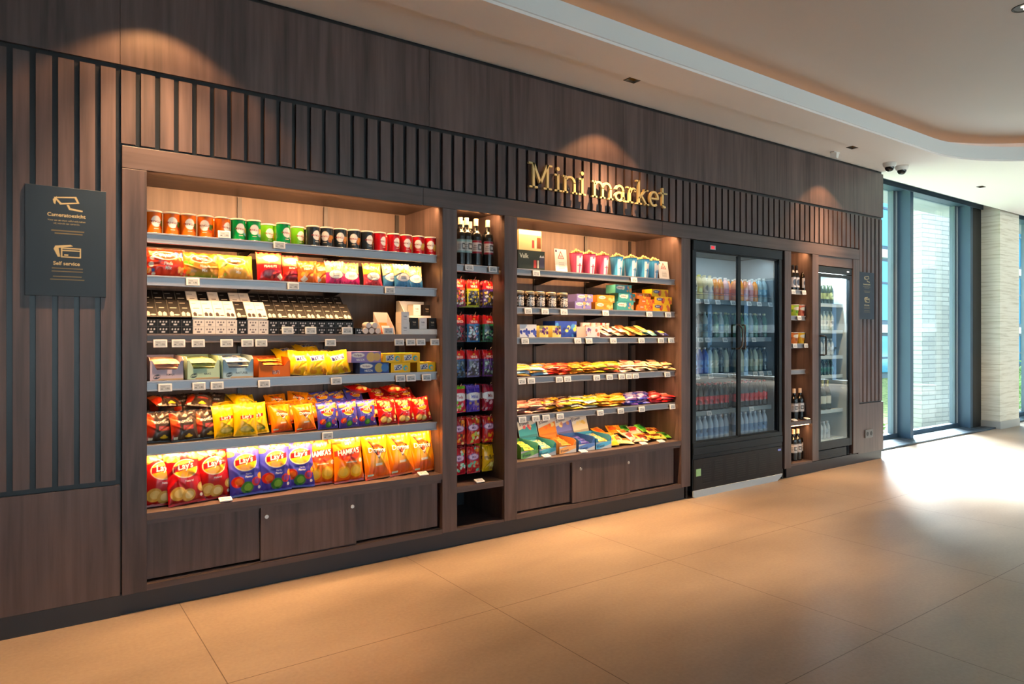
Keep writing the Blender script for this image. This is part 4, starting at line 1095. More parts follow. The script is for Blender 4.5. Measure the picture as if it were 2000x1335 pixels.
r_ = empty('display_tray', (WX(822, 3.74), 3.74, Z3)); tag(r_, 'white stepped display tray holding small black and white boxes', 'display tray')
mb = MB(); mb.box(-.115, .09, -.075, .10, 0, .032); mb.box(-.115, .09, .0, .10, .032, .115); mb.box(-.115, .09, .094, .10, .115, .205)
mb.prism([(-.075, 0), (.10, 0), (.10, .205), (.06, .205), (-.075, .07)], -.118, -.115, 'yz')
mb.build('tray', mat('white_card', (.86, .84, .80), .6), r_)
def sbox(bg, ink, word):
    a = Art(30, 40, bg, .75); a.text(word, .5, .6, .16, ink, 0, 0, .9); a.lines(.3, .7, .35, .42, 1, ink, 2); a.rect(0, 0, .02, 1, (100, 96, 96)); return a
SBK = carton('small_box', sbox((26, 22, 22), (200, 180, 150), 'Valk'), .05, .066, .075, side=(34, 26, 22)); SWH = carton('small_box', sbox((236, 232, 232), (90, 96, 120), 'Valk'), .05, .066, .075, side=(240, 230, 216))
x0 = WX(822, 3.74)
for j, (pr, dx, y, dz, c) in enumerate([(SWH, -.145, 3.70, 0, 'white, left of the tray'), (SBK, -.083, 3.703, .033, 'black, front left on tray'), (SWH, -.025, 3.703, .033, 'white, front middle on tray'), (SBK, .04, 3.703, .033, 'black, front right on tray'),
      (SWH, -.02, 3.79, .117, 'white, rear left on tray'), (SBK, .05, 3.79, .117, 'black, rear right on tray'), (SWH, -.145, 3.70, .067, 'white, stacked left of tray')]):
    put(pr, (x0 + dx, y, Z3 + dz), (0, 0, 0), 'small square box, %s, third shelf' % c, 'small box', 'small boxes around the white display tray')

# fourth shelf: open trays of biscuit packs, cracker bags, cartons
def open_tray(w, d, hf, hb, outer, inner, name='open_tray', art=None, parent=None):
    r_ = empty(name)
    mb = MB(); e = .002
    mb.box(-w / 2, w / 2, -d / 2, d / 2, 0, e)
    mb.box(-w / 2, w / 2, d / 2 - e, d / 2, 0, hb)
    for sx in (-1, 1):
        xa = sx * w / 2; mb.prism([(-d / 2, 0), (d / 2, 0), (d / 2, hb), (-d / 2 + .03, hb * .95), (-d / 2, hb * .8)], min(xa, xa - sx * e), max(xa, xa - sx * e), 'yz')
    mb.prism([(-w / 2, 0), (w / 2, 0), (w / 2, hb * .8), (w / 2 - .012, hb * .8), (w / 2 - .03, hf), (-w / 2 + .03, hf), (-w / 2 + .012, hb * .8), (-w / 2, hb * .8)], -d / 2, -d / 2 + e, 'xz')
    mb.build('tray', [inner], r_)
    if art is not None:
        U, V = art.U / art.a, art.V
        Vv = np.stack([(U - .5) * w * .98, np.full_like(U, -d / 2 - .0006), V * hf * .98 + .001], 2).reshape(-1, 3)
        make_mesh('printed_front', Vv, grid_faces(art.nu, art.nv), art.C.reshape(-1, 3), PCART, r_)
    return r_
def flatpack(w, h, base, stripe, seed, name='biscuit_pack', word=None, res=30, t=.02, back=None, ink=(250, 246, 236)):
    a = Art(res, max(8, int(res * h / w)), base, w / h)
    a.rect(0, 0, .08, 1, tuple(min(255, c + 30) for c in base)); a.rect(.92, 0, 1, 1, tuple(min(255, c + 30) for c in base))
    a.rect(.1, .3, .62, .75, stripe); a.spots(seed, 3, .18, [tuple(max(0, c - 50) for c in stripe), tuple(min(255, c + 40) for c in base)], .2, .8, .6, .85)
    if word: a.text(word, .45, .52, .36, ink, 0, .1, .9)
    return bag(name, a, w, h, t, back or base, seed, seal=.0, pinch=.0, crumple=.8)
def front_art(bg, ink, word, w, h, sub=(60, 70, 90)):
    a = Art(60, 26, bg, w / h); a.ell(.2, .34, .3, .2, ink, .4); a.text(word[0], .2, .36, .22, bg, .3, 0, .8); a.text(word[1], .62, .5, .2, sub, 0, 0, .9); a.rect(.25, 0, 1, .14, (200, 170, 130)); return a
Z4 = SH1[3] + .003
TRI = [('lilac', (206, 190, 206), (190, 168, 190), 'FEMKIJK', (232, 178, 150), (240, 200, 180), 317, .148), ('pale green', (190, 220, 190), (170, 206, 170), 'KAAS', (214, 214, 140), (150, 190, 150), 387, .152), ('light blue', (176, 210, 226), (150, 196, 220), 'NATUREL', (236, 222, 210), (110, 150, 210), 453, .15)]
CARDB = mat('inner_cardboard', rgb(206, 150, 90), .8)
for k, (nm, bg, bg2, wd, pk, pk2, u, w_) in enumerate(TRI):
    t_ = open_tray(w_, .26, .052, .118, None, mat('tray_' + nm, rgb(*bg), .6), art=front_art(bg, (40, 60, 80), ('Wasa', wd), w_, .055))
    put(t_, (WX(u, 3.79), 3.79, Z4), (0, 0, 0), 'open %s cardboard tray of crispbread packs, fourth shelf' % nm, 'tray', 'open trays on the fourth shelf')
    p_ = flatpack(.115, .085, pk, pk2, 60 + k, t=.02); q_ = flatpack(.115, .085, pk2, pk, 70 + k, t=.02)
    for lv in range(4):
        for rr in range(2):
            put(q_ if (lv < 2) else p_, (WX(u, 3.79) + .004 * (lv % 2), 3.675 + .105 * rr, Z4 + .018 + lv * .021 + rr * .008), (-1.35, 0, .05 * ((lv % 2) * 2 - 1)),
                'crispbread pack, layer %d from bottom, %s, in the %s tray' % (lv + 1, ['front', 'back'][rr], nm), 'biscuit pack', 'crispbread packs in trays')
a = Art(60, 26, (226, 110, 10), .16 / .055); a.text('BiFi', .55, .4, .34, (250, 240, 226), .05, .1); a.text('BiFi', .545, .41, .34, (60, 50, 90), .05, .1)
t_ = open_tray(.165, .26, .058, .105, None, mat('tray_orange', rgb(226, 108, 10), .6), art=a)
put(t_, (WX(522, 3.79), 3.79, Z4), (0, 0, 0), 'open orange cardboard tray of meat snack packs, fourth shelf', 'tray', 'open trays on the fourth shelf')
bf = flatpack(.13, .05, (236, 150, 60), (170, 70, 30), 77, 'meat_snack_pack', t=.018)
for lv in range(4):
    put(bf, (WX(522, 3.79), 3.70 + .012 * lv, Z4 + .022 + lv * .019), (-1.3, 0, .03 * lv), 'orange meat snack pack, layer %d from bottom in the orange tray' % (lv + 1), 'snack pack', 'meat snack packs')
def tucbag():
    a = Art(66, 60, (250, 206, 20), .15 / .135); a.grad((240, 180, 10), .5, 0, .5); a.poly([(.25, .52), (.8, .58), (.76, .80), (.22, .74)], (250, 250, 250)); a.poly([(.27, .545), (.78, .60), (.74, .775), (.245, .72)], (44, 38, 120)); a.text('TUC', .51, .66, .15, (255, 255, 255), .07, 0, 1.0)
    a.spots(9, 8, .10, [(226, 150, 40), (206, 126, 30), (244, 190, 70)], .08, .3, .1, .9); return bag('cracker_bag', a, .15, .135, .06, (240, 190, 20), 81)
TB = tucbag()
for (u, y, dz, tl, rl, lb) in [(587, 3.73, 0, .22, .1, 'yellow cracker bag, left of three, fourth shelf'), (619, 3.72, 0, .22, .0, 'yellow cracker bag, middle of three, fourth shelf'), (662, 3.72, 0, .22, -.12, 'yellow cracker bag, right of three, fourth shelf')]:
    lean(TB, u, y, Z4 + dz, tl, .05, rl, lb, 'yellow cracker bags', 'cracker bag')
for (u, y, dz, lb) in [(570, 3.80, .07, 'yellow cracker bag lying behind the left one, fourth shelf'), (610, 3.84, .09, 'yellow cracker bag lying on top at the back, fourth shelf'), (640, 3.80, .06, 'yellow cracker bag lying behind the middle one, fourth shelf')]:
    lean(TB, u, y, Z4 + dz, 1.0, .1, 0, lb, 'yellow cracker bags', 'cracker bag')
def biscuit(base, pic, word, w, h, sub=None, d=.1, side=None, oval=(246, 240, 232), ink=(120, 60, 110)):
    a = Art(66, max(10, int(66 * h / w)), base, w / h)
    for (u, c, r) in pic: a.ell(u, .5, r * h, r * h, c)
    if word:
        a.ell(.22, .68, min(.4 * a.a * .55, .62), .22, oval); a.text(word, .22, .68, .2, ink, 0, .1, .85)
    if sub: a.text(sub, .3, .26, .2, (250, 246, 240), 0, 0, 1)
    return carton('biscuit_carton', a, w, h, d, side or base, tuple(min(255, c + 10) for c in base))
def fixpic(l): return l
VL = biscuit((150, 130, 190), [(.66, (226, 190, 110), 7), (.86, (220, 180, 110), 6)], 'Verkade', .18, .062, 'NIZZA'); VB = biscuit((50, 80, 150), [(.66, (190, 170, 90), 7), (.86, (60, 120, 190), 6)], 'Verkade', .18, .062, 'NIZZA')
def tucbox(w=.125, h=.056):
    a = Art(52, 24, (250, 196, 10), w / h); a.poly([(.18, .2), (.58, .3), (.56, .85), (.16, .75)], (250, 250, 250)); a.poly([(.2, .24), (.56, .34), (.54, .80), (.18, .70)], (34, 60, 120)); a.text('TUC', .37, .53, .34, (255, 255, 255), .08); a.ell(.75, .45, .28, .28, (60, 180, 190)); a.ell(.78, .42, .16, .16, (230, 170, 70)); return carton('cracker_carton', a, w, h, .1, (250, 196, 20), (252, 210, 60))
TX = tucbox()
G = 'cartons on the fourth shelf'
for (p, u, dz, lb) in [(VB, 728, 0, 'blue biscuit carton at the bottom, fourth shelf of left bay'), (VL, 712, .063, 'lilac biscuit carton on the blue one, fourth shelf'),
     (TX, 779, 0, 'yellow cracker carton, lower row left, fourth shelf'), (TX, 829, 0, 'yellow cracker carton, lower row right, fourth shelf'), (TX, 763, .057, 'yellow cracker carton, upper row left, fourth shelf'), (TX, 798, .057, 'yellow cracker carton, upper row right, fourth shelf')]:
    put(p, (WX(u, 3.70), 3.725, Z4 + dz), (0, 0, 0), lb, 'carton', G)
# ---------------------------------------------------------------- gold slab-serif lettering
def letters():
    y = 3.572; th = 0.018; zb = 2.253; H_, X_ = .165, .116; s = .019; q = .0115
    root = empty('shop_sign', (WX(1168, y), y, zb)); tag(root, 'gold raised lettering reading Mini market across the wood slats', 'sign')
    def arc(cx, cz, rx, rz, a0, a1, t, n=18):
        pts = []
        for k in range(n + 1):
            a = math.radians(a0 + (a1 - a0) * k / n); pts.append((cx + rx * math.cos(a), cz + rz * math.sin(a)))
        for k in range(n, -1, -1):
            a = math.radians(a0 + (a1 - a0) * k / n); pts.append((cx + (rx - t) * math.cos(a), cz + (rz - t * .8) * math.sin(a)))
        return pts
    def bar(x0, x1, z0, z1): return [(x0, z0), (x1, z0), (x1, z1), (x0, z1)]
    def diag(xa, za, xb, zb_, t): return [(xa - t / 2, za), (xa + t / 2, za), (xb + t / 2, zb_), (xb - t / 2, zb_)]
    def dot(cx, cz, r): return [(cx + r * math.cos(k * math.pi / 10), cz + r * math.sin(k * math.pi / 10)) for k in range(20)]
    def serif(c, z, w, up=1): return [(c - w / 2, z), (c + w / 2, z), (c + w / 2, z + up * q), (c - w / 2, z + up * q)]
    def glyph(ch, w):
        P_ = []
        if ch == 'M':
            a, b = .2 * w, .8 * w
            P_ = [bar(a - s / 2, a + s / 2, 0, H_), bar(b - s / 2, b + s / 2, 0, H_), diag(a, H_, w / 2, .035, s), diag(b, H_, w / 2, .035, s), serif(a, 0, .36 * w), serif(b, 0, .36 * w), [(0, H_ - q), (a, H_ - q), (a, H_), (0, H_)], [(b, H_ - q), (w, H_ - q), (w, H_), (b, H_)]]
        if ch == 'i': P_ = [bar(w / 2 - s / 2, w / 2 + s / 2, 0, X_), serif(w / 2, 0, w), [(0, X_ - q), (w / 2, X_ - q), (w / 2, X_), (0, X_)], dot(w / 2, X_ + .034, .0135)]
        if ch in 'nm':
            st = [.17, .80] if ch == 'n' else [.12, .50, .88]
            for k in st: P_ += [bar(w * k - s / 2, w * k + s / 2, 0, X_ if k == st[0] else X_ * .66), serif(w * k, 0, w * (.34 if ch == 'n' else .24))]
            P_.append([(0, X_ - q), (w * st[0], X_ - q), (w * st[0], X_), (0, X_)])
            for a, b in zip(st, st[1:]):
                cx = (a + b) / 2 * w; P_.append(arc(cx, X_ * .60, (b - a) / 2 * w + s / 2, X_ * .42, 0, 150, s))
        if ch == 'a':
            b = .76 * w; P_ = [bar(b - s / 2, b + s / 2, .004, X_ * .66), serif(w * .88, 0, w * .26), arc(w * .44, X_ * .62, w * .32 + s / 2, X_ * .40, 0, 165, s), arc(w * .42, X_ * .29, w * .40, X_ * .31, 60, 360, s)]
        if ch == 'r': P_ = [bar(.34 * w - s / 2, .34 * w + s / 2, 0, X_), serif(.36 * w, 0, .72 * w), [(0, X_ - q), (.34 * w, X_ - q), (.34 * w, X_), (0, X_)], arc(w * .74, X_ * .58, w * .42, X_ * .42, 40, 170, s), dot(w * .92, X_ * .80, .010)]
        if ch == 'k':
            a = .22 * w; P_ = [bar(a - s / 2, a + s / 2, 0, H_ + .012), serif(a, 0, .46 * w), [(0, H_ + .012 - q), (a, H_ + .012 - q), (a, H_ + .012), (0, H_ + .012)], diag(a, X_ * .38, .78 * w, X_, s * 1.1), diag(.82 * w, 0, .42 * w, X_ * .56, s * 1.1), serif(.84 * w, 0, .34 * w), serif(.78 * w, X_ - q, .36 * w)]
        if ch == 'e': P_ = [arc(w / 2, X_ / 2, w / 2, X_ / 2 + .001, 0, 310, s, 26), bar(.1 * w, .93 * w, X_ * .47, X_ * .47 + q)]
        if ch == 't': P_ = [bar(.38 * w - s / 2, .38 * w + s / 2, .02, X_ + .035), bar(0, w * .95, X_ - q, X_), arc(.38 * w + .021, .032, .021 + s / 2, .032, 180, 300, s)]
        return P_
    ext = [('M', 1033.2, 1079), ('i', 1083.3, 1097.8), ('n', 1099.5, 1128.4), ('i', 1130.9, 1144.5), ('m', 1156.7, 1198), ('a', 1200.6, 1223), ('r', 1224.4, 1242.3), ('k', 1243, 1267.8), ('e', 1268.6, 1287.3), ('t', 1289, 1304.3)]
    for ch, a, b in ext:
        xa, xb = WX(a, y), WX(b, y); mb = MB()
        for P_ in glyph(ch, xb - xa): mb.prism(P_, 0, th, 'xz')
        o = mb.build('letter', GOLD, root); o.location = (xa - root.location.x, 0, 0)
        mb = MB()
        for dz in (.03, .09): mb.box((xb - xa) / 2 - .003, (xb - xa) / 2 + .003, th, SY - y, dz, dz + .006)
        k = mb.build('standoff_pin', CHROME, o)
letters()

# ---------------------------------------------------------------- notice boards
def notice():
    bg, ink = (38, 54, 70), (186, 172, 132)
    r_ = empty('notice_board'); W_, H_ = .300, .477
    MB().box(-W_ / 2, W_ / 2, -.010, 0, 0, H_).build('panel', mat('notice_blue_grey', rgb(*bg), .42), r_, bevel=.001)
    a = Art(190, 300, bg, W_ / H_); A = a.a
    # camera pictogram
    def frame(pts, w, c):
        a.poly(pts, c); cx = sum(p[0] for p in pts) / len(pts); cy = sum(p[1] for p in pts) / len(pts)
        a.poly([(cx + (p[0] - cx) * (1 - w), cy + (p[1] - cy) * (1 - w * 1.7)) for p in pts], bg)
    a.poly([(.33, .885), (.38, .915), (.36, .84), (.34, .85)], ink)
    frame([(.34, .905), (.62, .925), (.66, .865), (.42, .840)], .20, ink)
    a.poly([(.50, .842), (.53, .842), (.545, .815), (.70, .800), (.70, .787), (.53, .798)], ink)
    a.text('Cameratoezicht', .5, .745, .034, ink)
    for k, t in enumerate(["Voor uw en onze veiligheid maken", "wij gebruik van camera's."]): a.text(t, .5, .693 - k * .028, .020, tuple(int(c * .8) for c in ink))
    a.lines(.25, .78, .595, .635, 1, tuple(int(c * .62) for c in ink), 3, .25); a.lines(.3, .75, .570, .610, 1, tuple(int(c * .62) for c in ink), 4, .25)
    # bank cards
    a.poly([(.34, .43), (.36, .46), (.55, .475), (.58, .462), (.40, .44), (.42, .36), (.39, .36)], ink)
    frame([(.43, .445), (.68, .445), (.68, .355), (.43, .355)], .13, ink); a.rect(.44, .415, .67, .425, ink); a.rect(.47, .372, .52, .384, ink)
    a.text('Self service', .5, .300, .034, ink)
    for k, v in enumerate((.250, .222, .175, .147)): a.lines(.28 - .06 * (k == 3), .74 + .06 * (k == 3), v, v + .03, 1, tuple(int(c * .62) for c in ink), 11 + k, .25)
    U, V = a.U / a.a, a.V
    Vv = np.stack([(U - .5) * (W_ - .002), np.full_like(U, -.0104), V * (H_ - .002) + .001], 2).reshape(-1, 3)
    make_mesh('printed_face', Vv, grid_faces(a.nu, a.nv), a.C.reshape(-1, 3), PCART, r_)
    return r_
NB_ = notice()
put(NB_, (.171, SY - .001, 1.457), (0, 0, 0), 'dark blue notice board on the slats at the far left', 'notice board', 'notice boards')
put(NB_, (7.034, SY - .001, 1.457), (0, 0, 0), 'dark notice board on the slats at the right end of the wall', 'notice board', 'notice boards')

# ---------------------------------------------------------------- bottles
def wine(label_bg, band, caps, word, seed, h=.30, r=.037):
    r_ = empty('wine_bottle')
    a = Art(65, 80, (12, 14, 16), 2 * math.pi * r / h)
    a.rect(.28, .26, .72, .54, label_bg); a.rect(.28, .26, .72, .31, band); a.rect(.28, .49, .72, .54, band); a.rect(.45, .34, .60, .46, (30, 34, 40)); a.text(word, .525, .40, .07, (230, 230, 230), 0, 0, .8); a.lines(.32, .44, .35, .46, 3, (90, 90, 95), seed, .4)
    turned('body', [(r * .5, .004), (r * .93, 0), (r, .006), (r, h * .62), (r * .92, h * .68), (r * .55, h * .745), (.015, h * .80), (.0135, h * .86), (.0135, h * .985)], a, PGLOS, r_)
    MB().lathe([(.0155, h * .80 + .016), (.0150, h * .985), (.0155, h * .99), (.0150, h)], n=24).build('capsule', mat('capsule_%s' % (caps[0]), rgb(*caps[1]), .4, .1), r_, True)
    return r_
CR = ('cream', (232, 206, 180))
W1_ = wine((150, 164, 172), (110, 150, 160), CR, '18', 1); W2_ = wine((176, 170, 176), (120, 24, 40), CR, '18', 2); W3_ = wine((216, 214, 214), (190, 190, 194), CR, '18', 3, .29); 
Zw = 1.728; G = 'wine bottles in the narrow left bay'
for (p, u, y, lb) in [(W1_, 899, 3.71, 'wine bottle with pale label, left of four in front'), (W1_, 911, 3.70, 'wine bottle with pale label, second of four in front'), (W2_, 929.5, 3.70, 'wine bottle with red banded label, third of four in front'), (W2_, 952.5, 3.70, 'wine bottle with red banded label, right of four in front'),
     (W1_, 904, 3.81, 'wine bottle in the second row, left one, narrow bay'), (W1_, 918, 3.81, 'wine bottle in the second row, right one, narrow bay')]:
    put(p, (WX(u, y), y, Zw), (0, 0, .1), lb, 'wine bottle', G)
G = 'wine bottles in the bay between the fridges'
for (p, u, y, z, lb) in [(W3_, 1551, 3.70, .5015, 'wine bottle on the wooden ledge between fridges, left one'), (W2_, 1554, 3.80, .5015, 'wine bottle on the wooden ledge between fridges, behind the left one'), (W3_, 1562.5, 3.70, .5015, 'wine bottle on the wooden ledge between fridges, right one'),
     (W3_, 1549.5, 3.70, .1215, 'wine bottle on the floor board between fridges, leftmost'), (W3_, 1558, 3.70, .1215, 'wine bottle on the floor board between fridges, middle'), (W3_, 1569, 3.71, .1215, 'wine bottle on the floor board between fridges, rightmost')]:
    put(p, (WX(u, y), y, z), (0, 0, -.5), lb, 'wine bottle', G)
def beer(h=.235, r=.030):
    r_ = empty('beer_bottle'); a = Art(49, 56, (22, 14, 10), 2 * math.pi * r / h); a.rect(.25, .12, .75, .52, (206, 206, 214)); a.ell(.5, .32, .14, .14, (60, 64, 80)); a.rect(.3, .72, .7, .82, (190, 190, 200))
    turned('body', [(r * .9, 0), (r, .004), (r, h * .55), (r * .8, h * .64), (.014, h * .78), (.0125, h * .97)], a, PGLOS, r_)
    MB().lathe([(.0135, h * .96), (.0145, h * .965), (.0135, h)], n=20).build('crown_cap', mat('cap_black', (.03, .03, .03), .3, .6), r_, True); return r_
BR_ = beer()
for k, (u, y) in enumerate([(1548, 3.70), (1555, 3.70), (1562, 3.75), (1569, 3.70)]):
    put(BR_, (WX(u, y), y, 1.713), (0, 0, .2), 'dark beer bottle with white label, %s, bay between fridges' % nth(k, 4), 'beer bottle', 'beer bottles')
def cup(c, c2, name='noodle_cup'):
    r_ = empty(name); a = Art(49, 30, c, 2.6); a.spots(3, 9, .14, [c2, tuple(min(255, v + 40) for v in c)], .1, .6, .25, .75); a.ell(.5, .68, .4, .16, (240, 230, 210))
    turned('body', [(.036, 0), (.048, .100)], a, PCART, r_); MB().lathe([(.049, .1), (.050, .101), (.050, .104), (.047, .105)], n=32).build('lid', mat('foil_lid', (.8, .78, .7), .3, .5), r_, True); return r_
C1_ = cup((170, 200, 60), (90, 150, 40)); C2_ = cup((226, 120, 90), (170, 60, 40)); C3_ = cup((206, 120, 60), (150, 90, 60)); C4_ = cup((236, 186, 40), (220, 140, 30))
for (p, u, z, lb) in [(C1_, 1550, 1.473, 'green food cup, left on second shelf, bay between fridges'), (C2_, 1562, 1.473, 'orange red food cup, right on second shelf, bay between fridges'), (C3_, 1549, 1.215, 'brown food cup, left on third shelf, bay between fridges'), (C4_, 1562, 1.215, 'yellow food cup, right on third shelf, bay between fridges')]:
    put(p, (WX(u, 3.71), 3.71, z), (0, 0, 0), lb, 'food cup', 'food cups')

# ---------------------------------------------------------------- hanging sweets on hooks
def venco(c, seed, edge):
    a = Art(40, 66, edge, .10 / .175); a.rect(0, .66, 1, 1, (206, 20, 24)); a.rect(.35, .955, .65, .985, (30, 10, 10)); a.text('VENCO', .5, .74, .085, (255, 250, 244), 0, 0, .8); a.ell(.5, .84, .05, .03, (240, 190, 60)); a.rect(.5, .60, 1, .67, c[0])
    a.rect(.10, .06, .9, .58, tuple(v // 3 for v in c[1])); a.spots(seed, 34, .05, c, .1, .55, .12, .88)
    return bag('sweet_bag', a, .10, .175, .035, (30, 22, 30), seed, seal=.03, pinch=.02)
def sweet(base, c, seed, kind, word):
    a = Art(40, 62, base, .105 / .17); a.spots(seed, 12, .07, c, .05, .4, .1, .9)
    if kind == 'bear': a.ell(.45, .62, .26, .13, (120, 50, 130)); a.ell(.45, .62, .22, .10, (226, 190, 226)); a.text(word, .45, .62, .10, (90, 30, 110), .15, 0, .8); a.ell(.8, .85, .12, .07, (240, 150, 40)); a.spots(seed + 2, 5, .05, c, .72, .95, .4, .9)
    elif kind == 'milk': a.ell(.5, .58, .38, .15, (240, 240, 246)); a.text(word, .5, .58, .13, base, 0, 0, .8); a.rect(0, .88, 1, 1, c[0])
    else: a.text(word, .5, .55, .17, (60, 26, 16), .05, 0, 1); a.spots(seed, 8, .09, [(206, 150, 60), (250, 230, 120)], .1, .38, .2, .9)
    return bag('sweet_bag', a, .105, .17, .04, base, seed, pinch=.03)
HA = [venco([(240, 90, 60), (240, 180, 60), (200, 70, 120), (230, 230, 230)], 91, (120, 40, 100)), venco([(236, 220, 40), (60, 60, 80), (120, 120, 140)], 92, (180, 190, 40)), venco([(120, 70, 180), (240, 200, 60), (236, 236, 240), (60, 60, 90)], 93, (70, 50, 110))]
HB = [venco([(150, 30, 60), (70, 70, 90), (150, 150, 160)], 94, (90, 40, 60)), venco([(60, 130, 200), (230, 190, 220), (200, 230, 240)], 95, (40, 110, 170)), venco([(60, 160, 90), (70, 110, 140), (200, 220, 200)], 96, (40, 110, 80))]
HC = [venco([(40, 90, 150), (60, 90, 110), (120, 130, 140)], 97, (30, 70, 110)), venco([(150, 150, 200), (190, 200, 220), (80, 90, 120)], 98, (90, 90, 150)), venco([(110, 60, 160), (150, 180, 170), (80, 70, 120)], 99, (90, 40, 130))]
HD = [sweet((190, 20, 60), [(110, 190, 40), (226, 200, 210)], 101, 'milk', 'Twix'), sweet((60, 40, 170), [(110, 80, 200), (190, 160, 120)], 102, 'milk', 'Milka'), sweet((150, 14, 50), [(120, 20, 50), (230, 190, 210)], 103, 'milk', 'Mix')]
HE = [sweet((176, 10, 26), [(240, 150, 40), (230, 220, 150), (60, 40, 30)], 104, 'bear', 'Mix'), sweet((206, 40, 30), [(240, 200, 40), (180, 220, 120), (250, 240, 220)], 105, 'bear', 'Mix'), sweet((190, 24, 30), [(240, 190, 40), (230, 110, 30)], 106, 'bear', 'Mix')]
HF = [sweet((190, 16, 40), [(120, 220, 180), (230, 240, 230)], 107, 'bear', 'Mix'), sweet((200, 24, 40), [(120, 210, 180), (240, 120, 60)], 108, 'bear', 'Mix'), sweet((240, 190, 10), [(206, 150, 60)], 109, 'mm', "m&m")]
HOOKM = CHROME
hook = empty('display_hook')
MB().tube([(0, .36, .012), (0, 0, .012), (0, -.012, .03)], .0025, 6).build('wire', HOOKM, hook); MB().box(-.014, .014, .355, .362, -.006, .03).build('back_plate', BLACK, hook); 
rows_ = [('first', HA, 1.645), ('second', HB, 1.420), ('third', HC, 1.195), ('fourth', HD, .968), ('fifth', HE, .762), ('lowest', HF, .575)]
side = ['left', 'middle', 'right']
for nm, protos, zt in rows_:
    for j, (pr, u) in enumerate(zip(protos, (899, 927, 957))):
        x = WX(u, 3.72)
        put(hook, (x, 3.718, zt - .014), (0, 0, 0), 'wire display hook holding the %s sweet bags in the %s hanging row' % (side[j], nm), 'hook', 'display hooks')
        hh = .175 if nm in ('first', 'second', 'third') else .17
        for k in range(3):
            put(pr, (x + .004 * (k % 2), 3.735 + k * .045, zt - hh), (0.03 * (k - 1), .02 * ((j + k) % 3 - 1), .06 - .05 * k), 'sweet bag on the %s hook of the %s hanging row, %s' % (side[j], nm, ['front one', 'second one back', 'third one back'][k]), 'sweet bag', 'hanging sweet bags')

# ---------------------------------------------------------------- middle bay
M = 'middle bay'
# gift boxes with printed bottles, placards, popcorn
def gift(bg, glow, w, h, word):
    a = Art(80, int(80 * h / w), bg, w / h)
    if glow: a.rect(0, .78, 1, 1, glow, .08)  # bright glow along the top edge, painted into the print
    a.rect(.58, .12, .68, .52, (170, 60, 60)); a.rect(.72, .12, .77, .52, (210, 210, 200)); a.rect(.80, .12, .98, .68, (120, 70, 40) if glow else (60, 64, 90)); a.poly([(.80, .68), (.84, .8), (.89, .7), (.94, .8), (.98, .68)], (220, 180, 120) if glow else (190, 200, 210))
    if word: a.text(word, .22, .72, .24, (190, 200, 190), 0, 0, .9)
    return a
g1 = carton('gift_box', gift((206, 190, 140), (255, 244, 200), .19, .135, ''), .19, .135, .08, side=(226, 206, 150), top=(240, 226, 180))
g2 = carton('gift_box', gift((40, 54, 52), None, .225, .14, 'Valk'), .225, .13, .09, side=(36, 48, 46))
Z = SH3[0] + .003
put(g2, (WX(1034, 3.72), 3.74, Z), (0, 0, 0), 'dark green gift box below the cream one, top shelf of middle bay', 'gift box'); put(g1, (WX(1032, 3.72), 3.74, Z + .132), (0, 0, 0), 'cream gift box on the dark green one, top shelf of middle bay', 'gift box')
def placard():
    r_ = empty('placard'); a = Art(46, 70, (226, 226, 224), .10 / .155); a.rect(.03, .86, .2, .97, (60, 70, 110)); a.poly([(.5, .94), (.78, .58), (.22, .58)], (170, 30, 34)); a.poly([(.5, .86), (.70, .61), (.30, .61)], (236, 226, 224)); a.lines(.38, .62, .64, .74, 2, (150, 30, 30), 2, .5); a.lines(.2, .85, .15, .46, 5, (130, 130, 132), 4, .3)
    U, V = a.U / a.a, a.V; Vv = np.stack([(U - .5) * .105, np.full_like(U, -.0016), V * .160], 2).reshape(-1, 3)
    o = make_mesh('printed_sheet', Vv, grid_faces(a.nu, a.nv), a.C.reshape(-1, 3), PCART, r_); MB().box(-.054, .054, -.0012, .001, 0, .162).build('acrylic_back', WHITEP, r_); MB().box(-.054, .054, 0, .05, 0, .002).build('foot', WHITEP, r_); return r_
PL = placard()
put(PL, (WX(1097, 3.69), 3.69, Z), (-.10, 0, .02), 'white placard with red triangle, left of the pink popcorn cups', 'placard', 'placards'); put(PL, (WX(1298, 3.70), 3.70, Z), (-.16, 0, -.05), 'white placard with red triangle, right of the blue popcorn cups', 'placard', 'placards', (1, 1, .9))
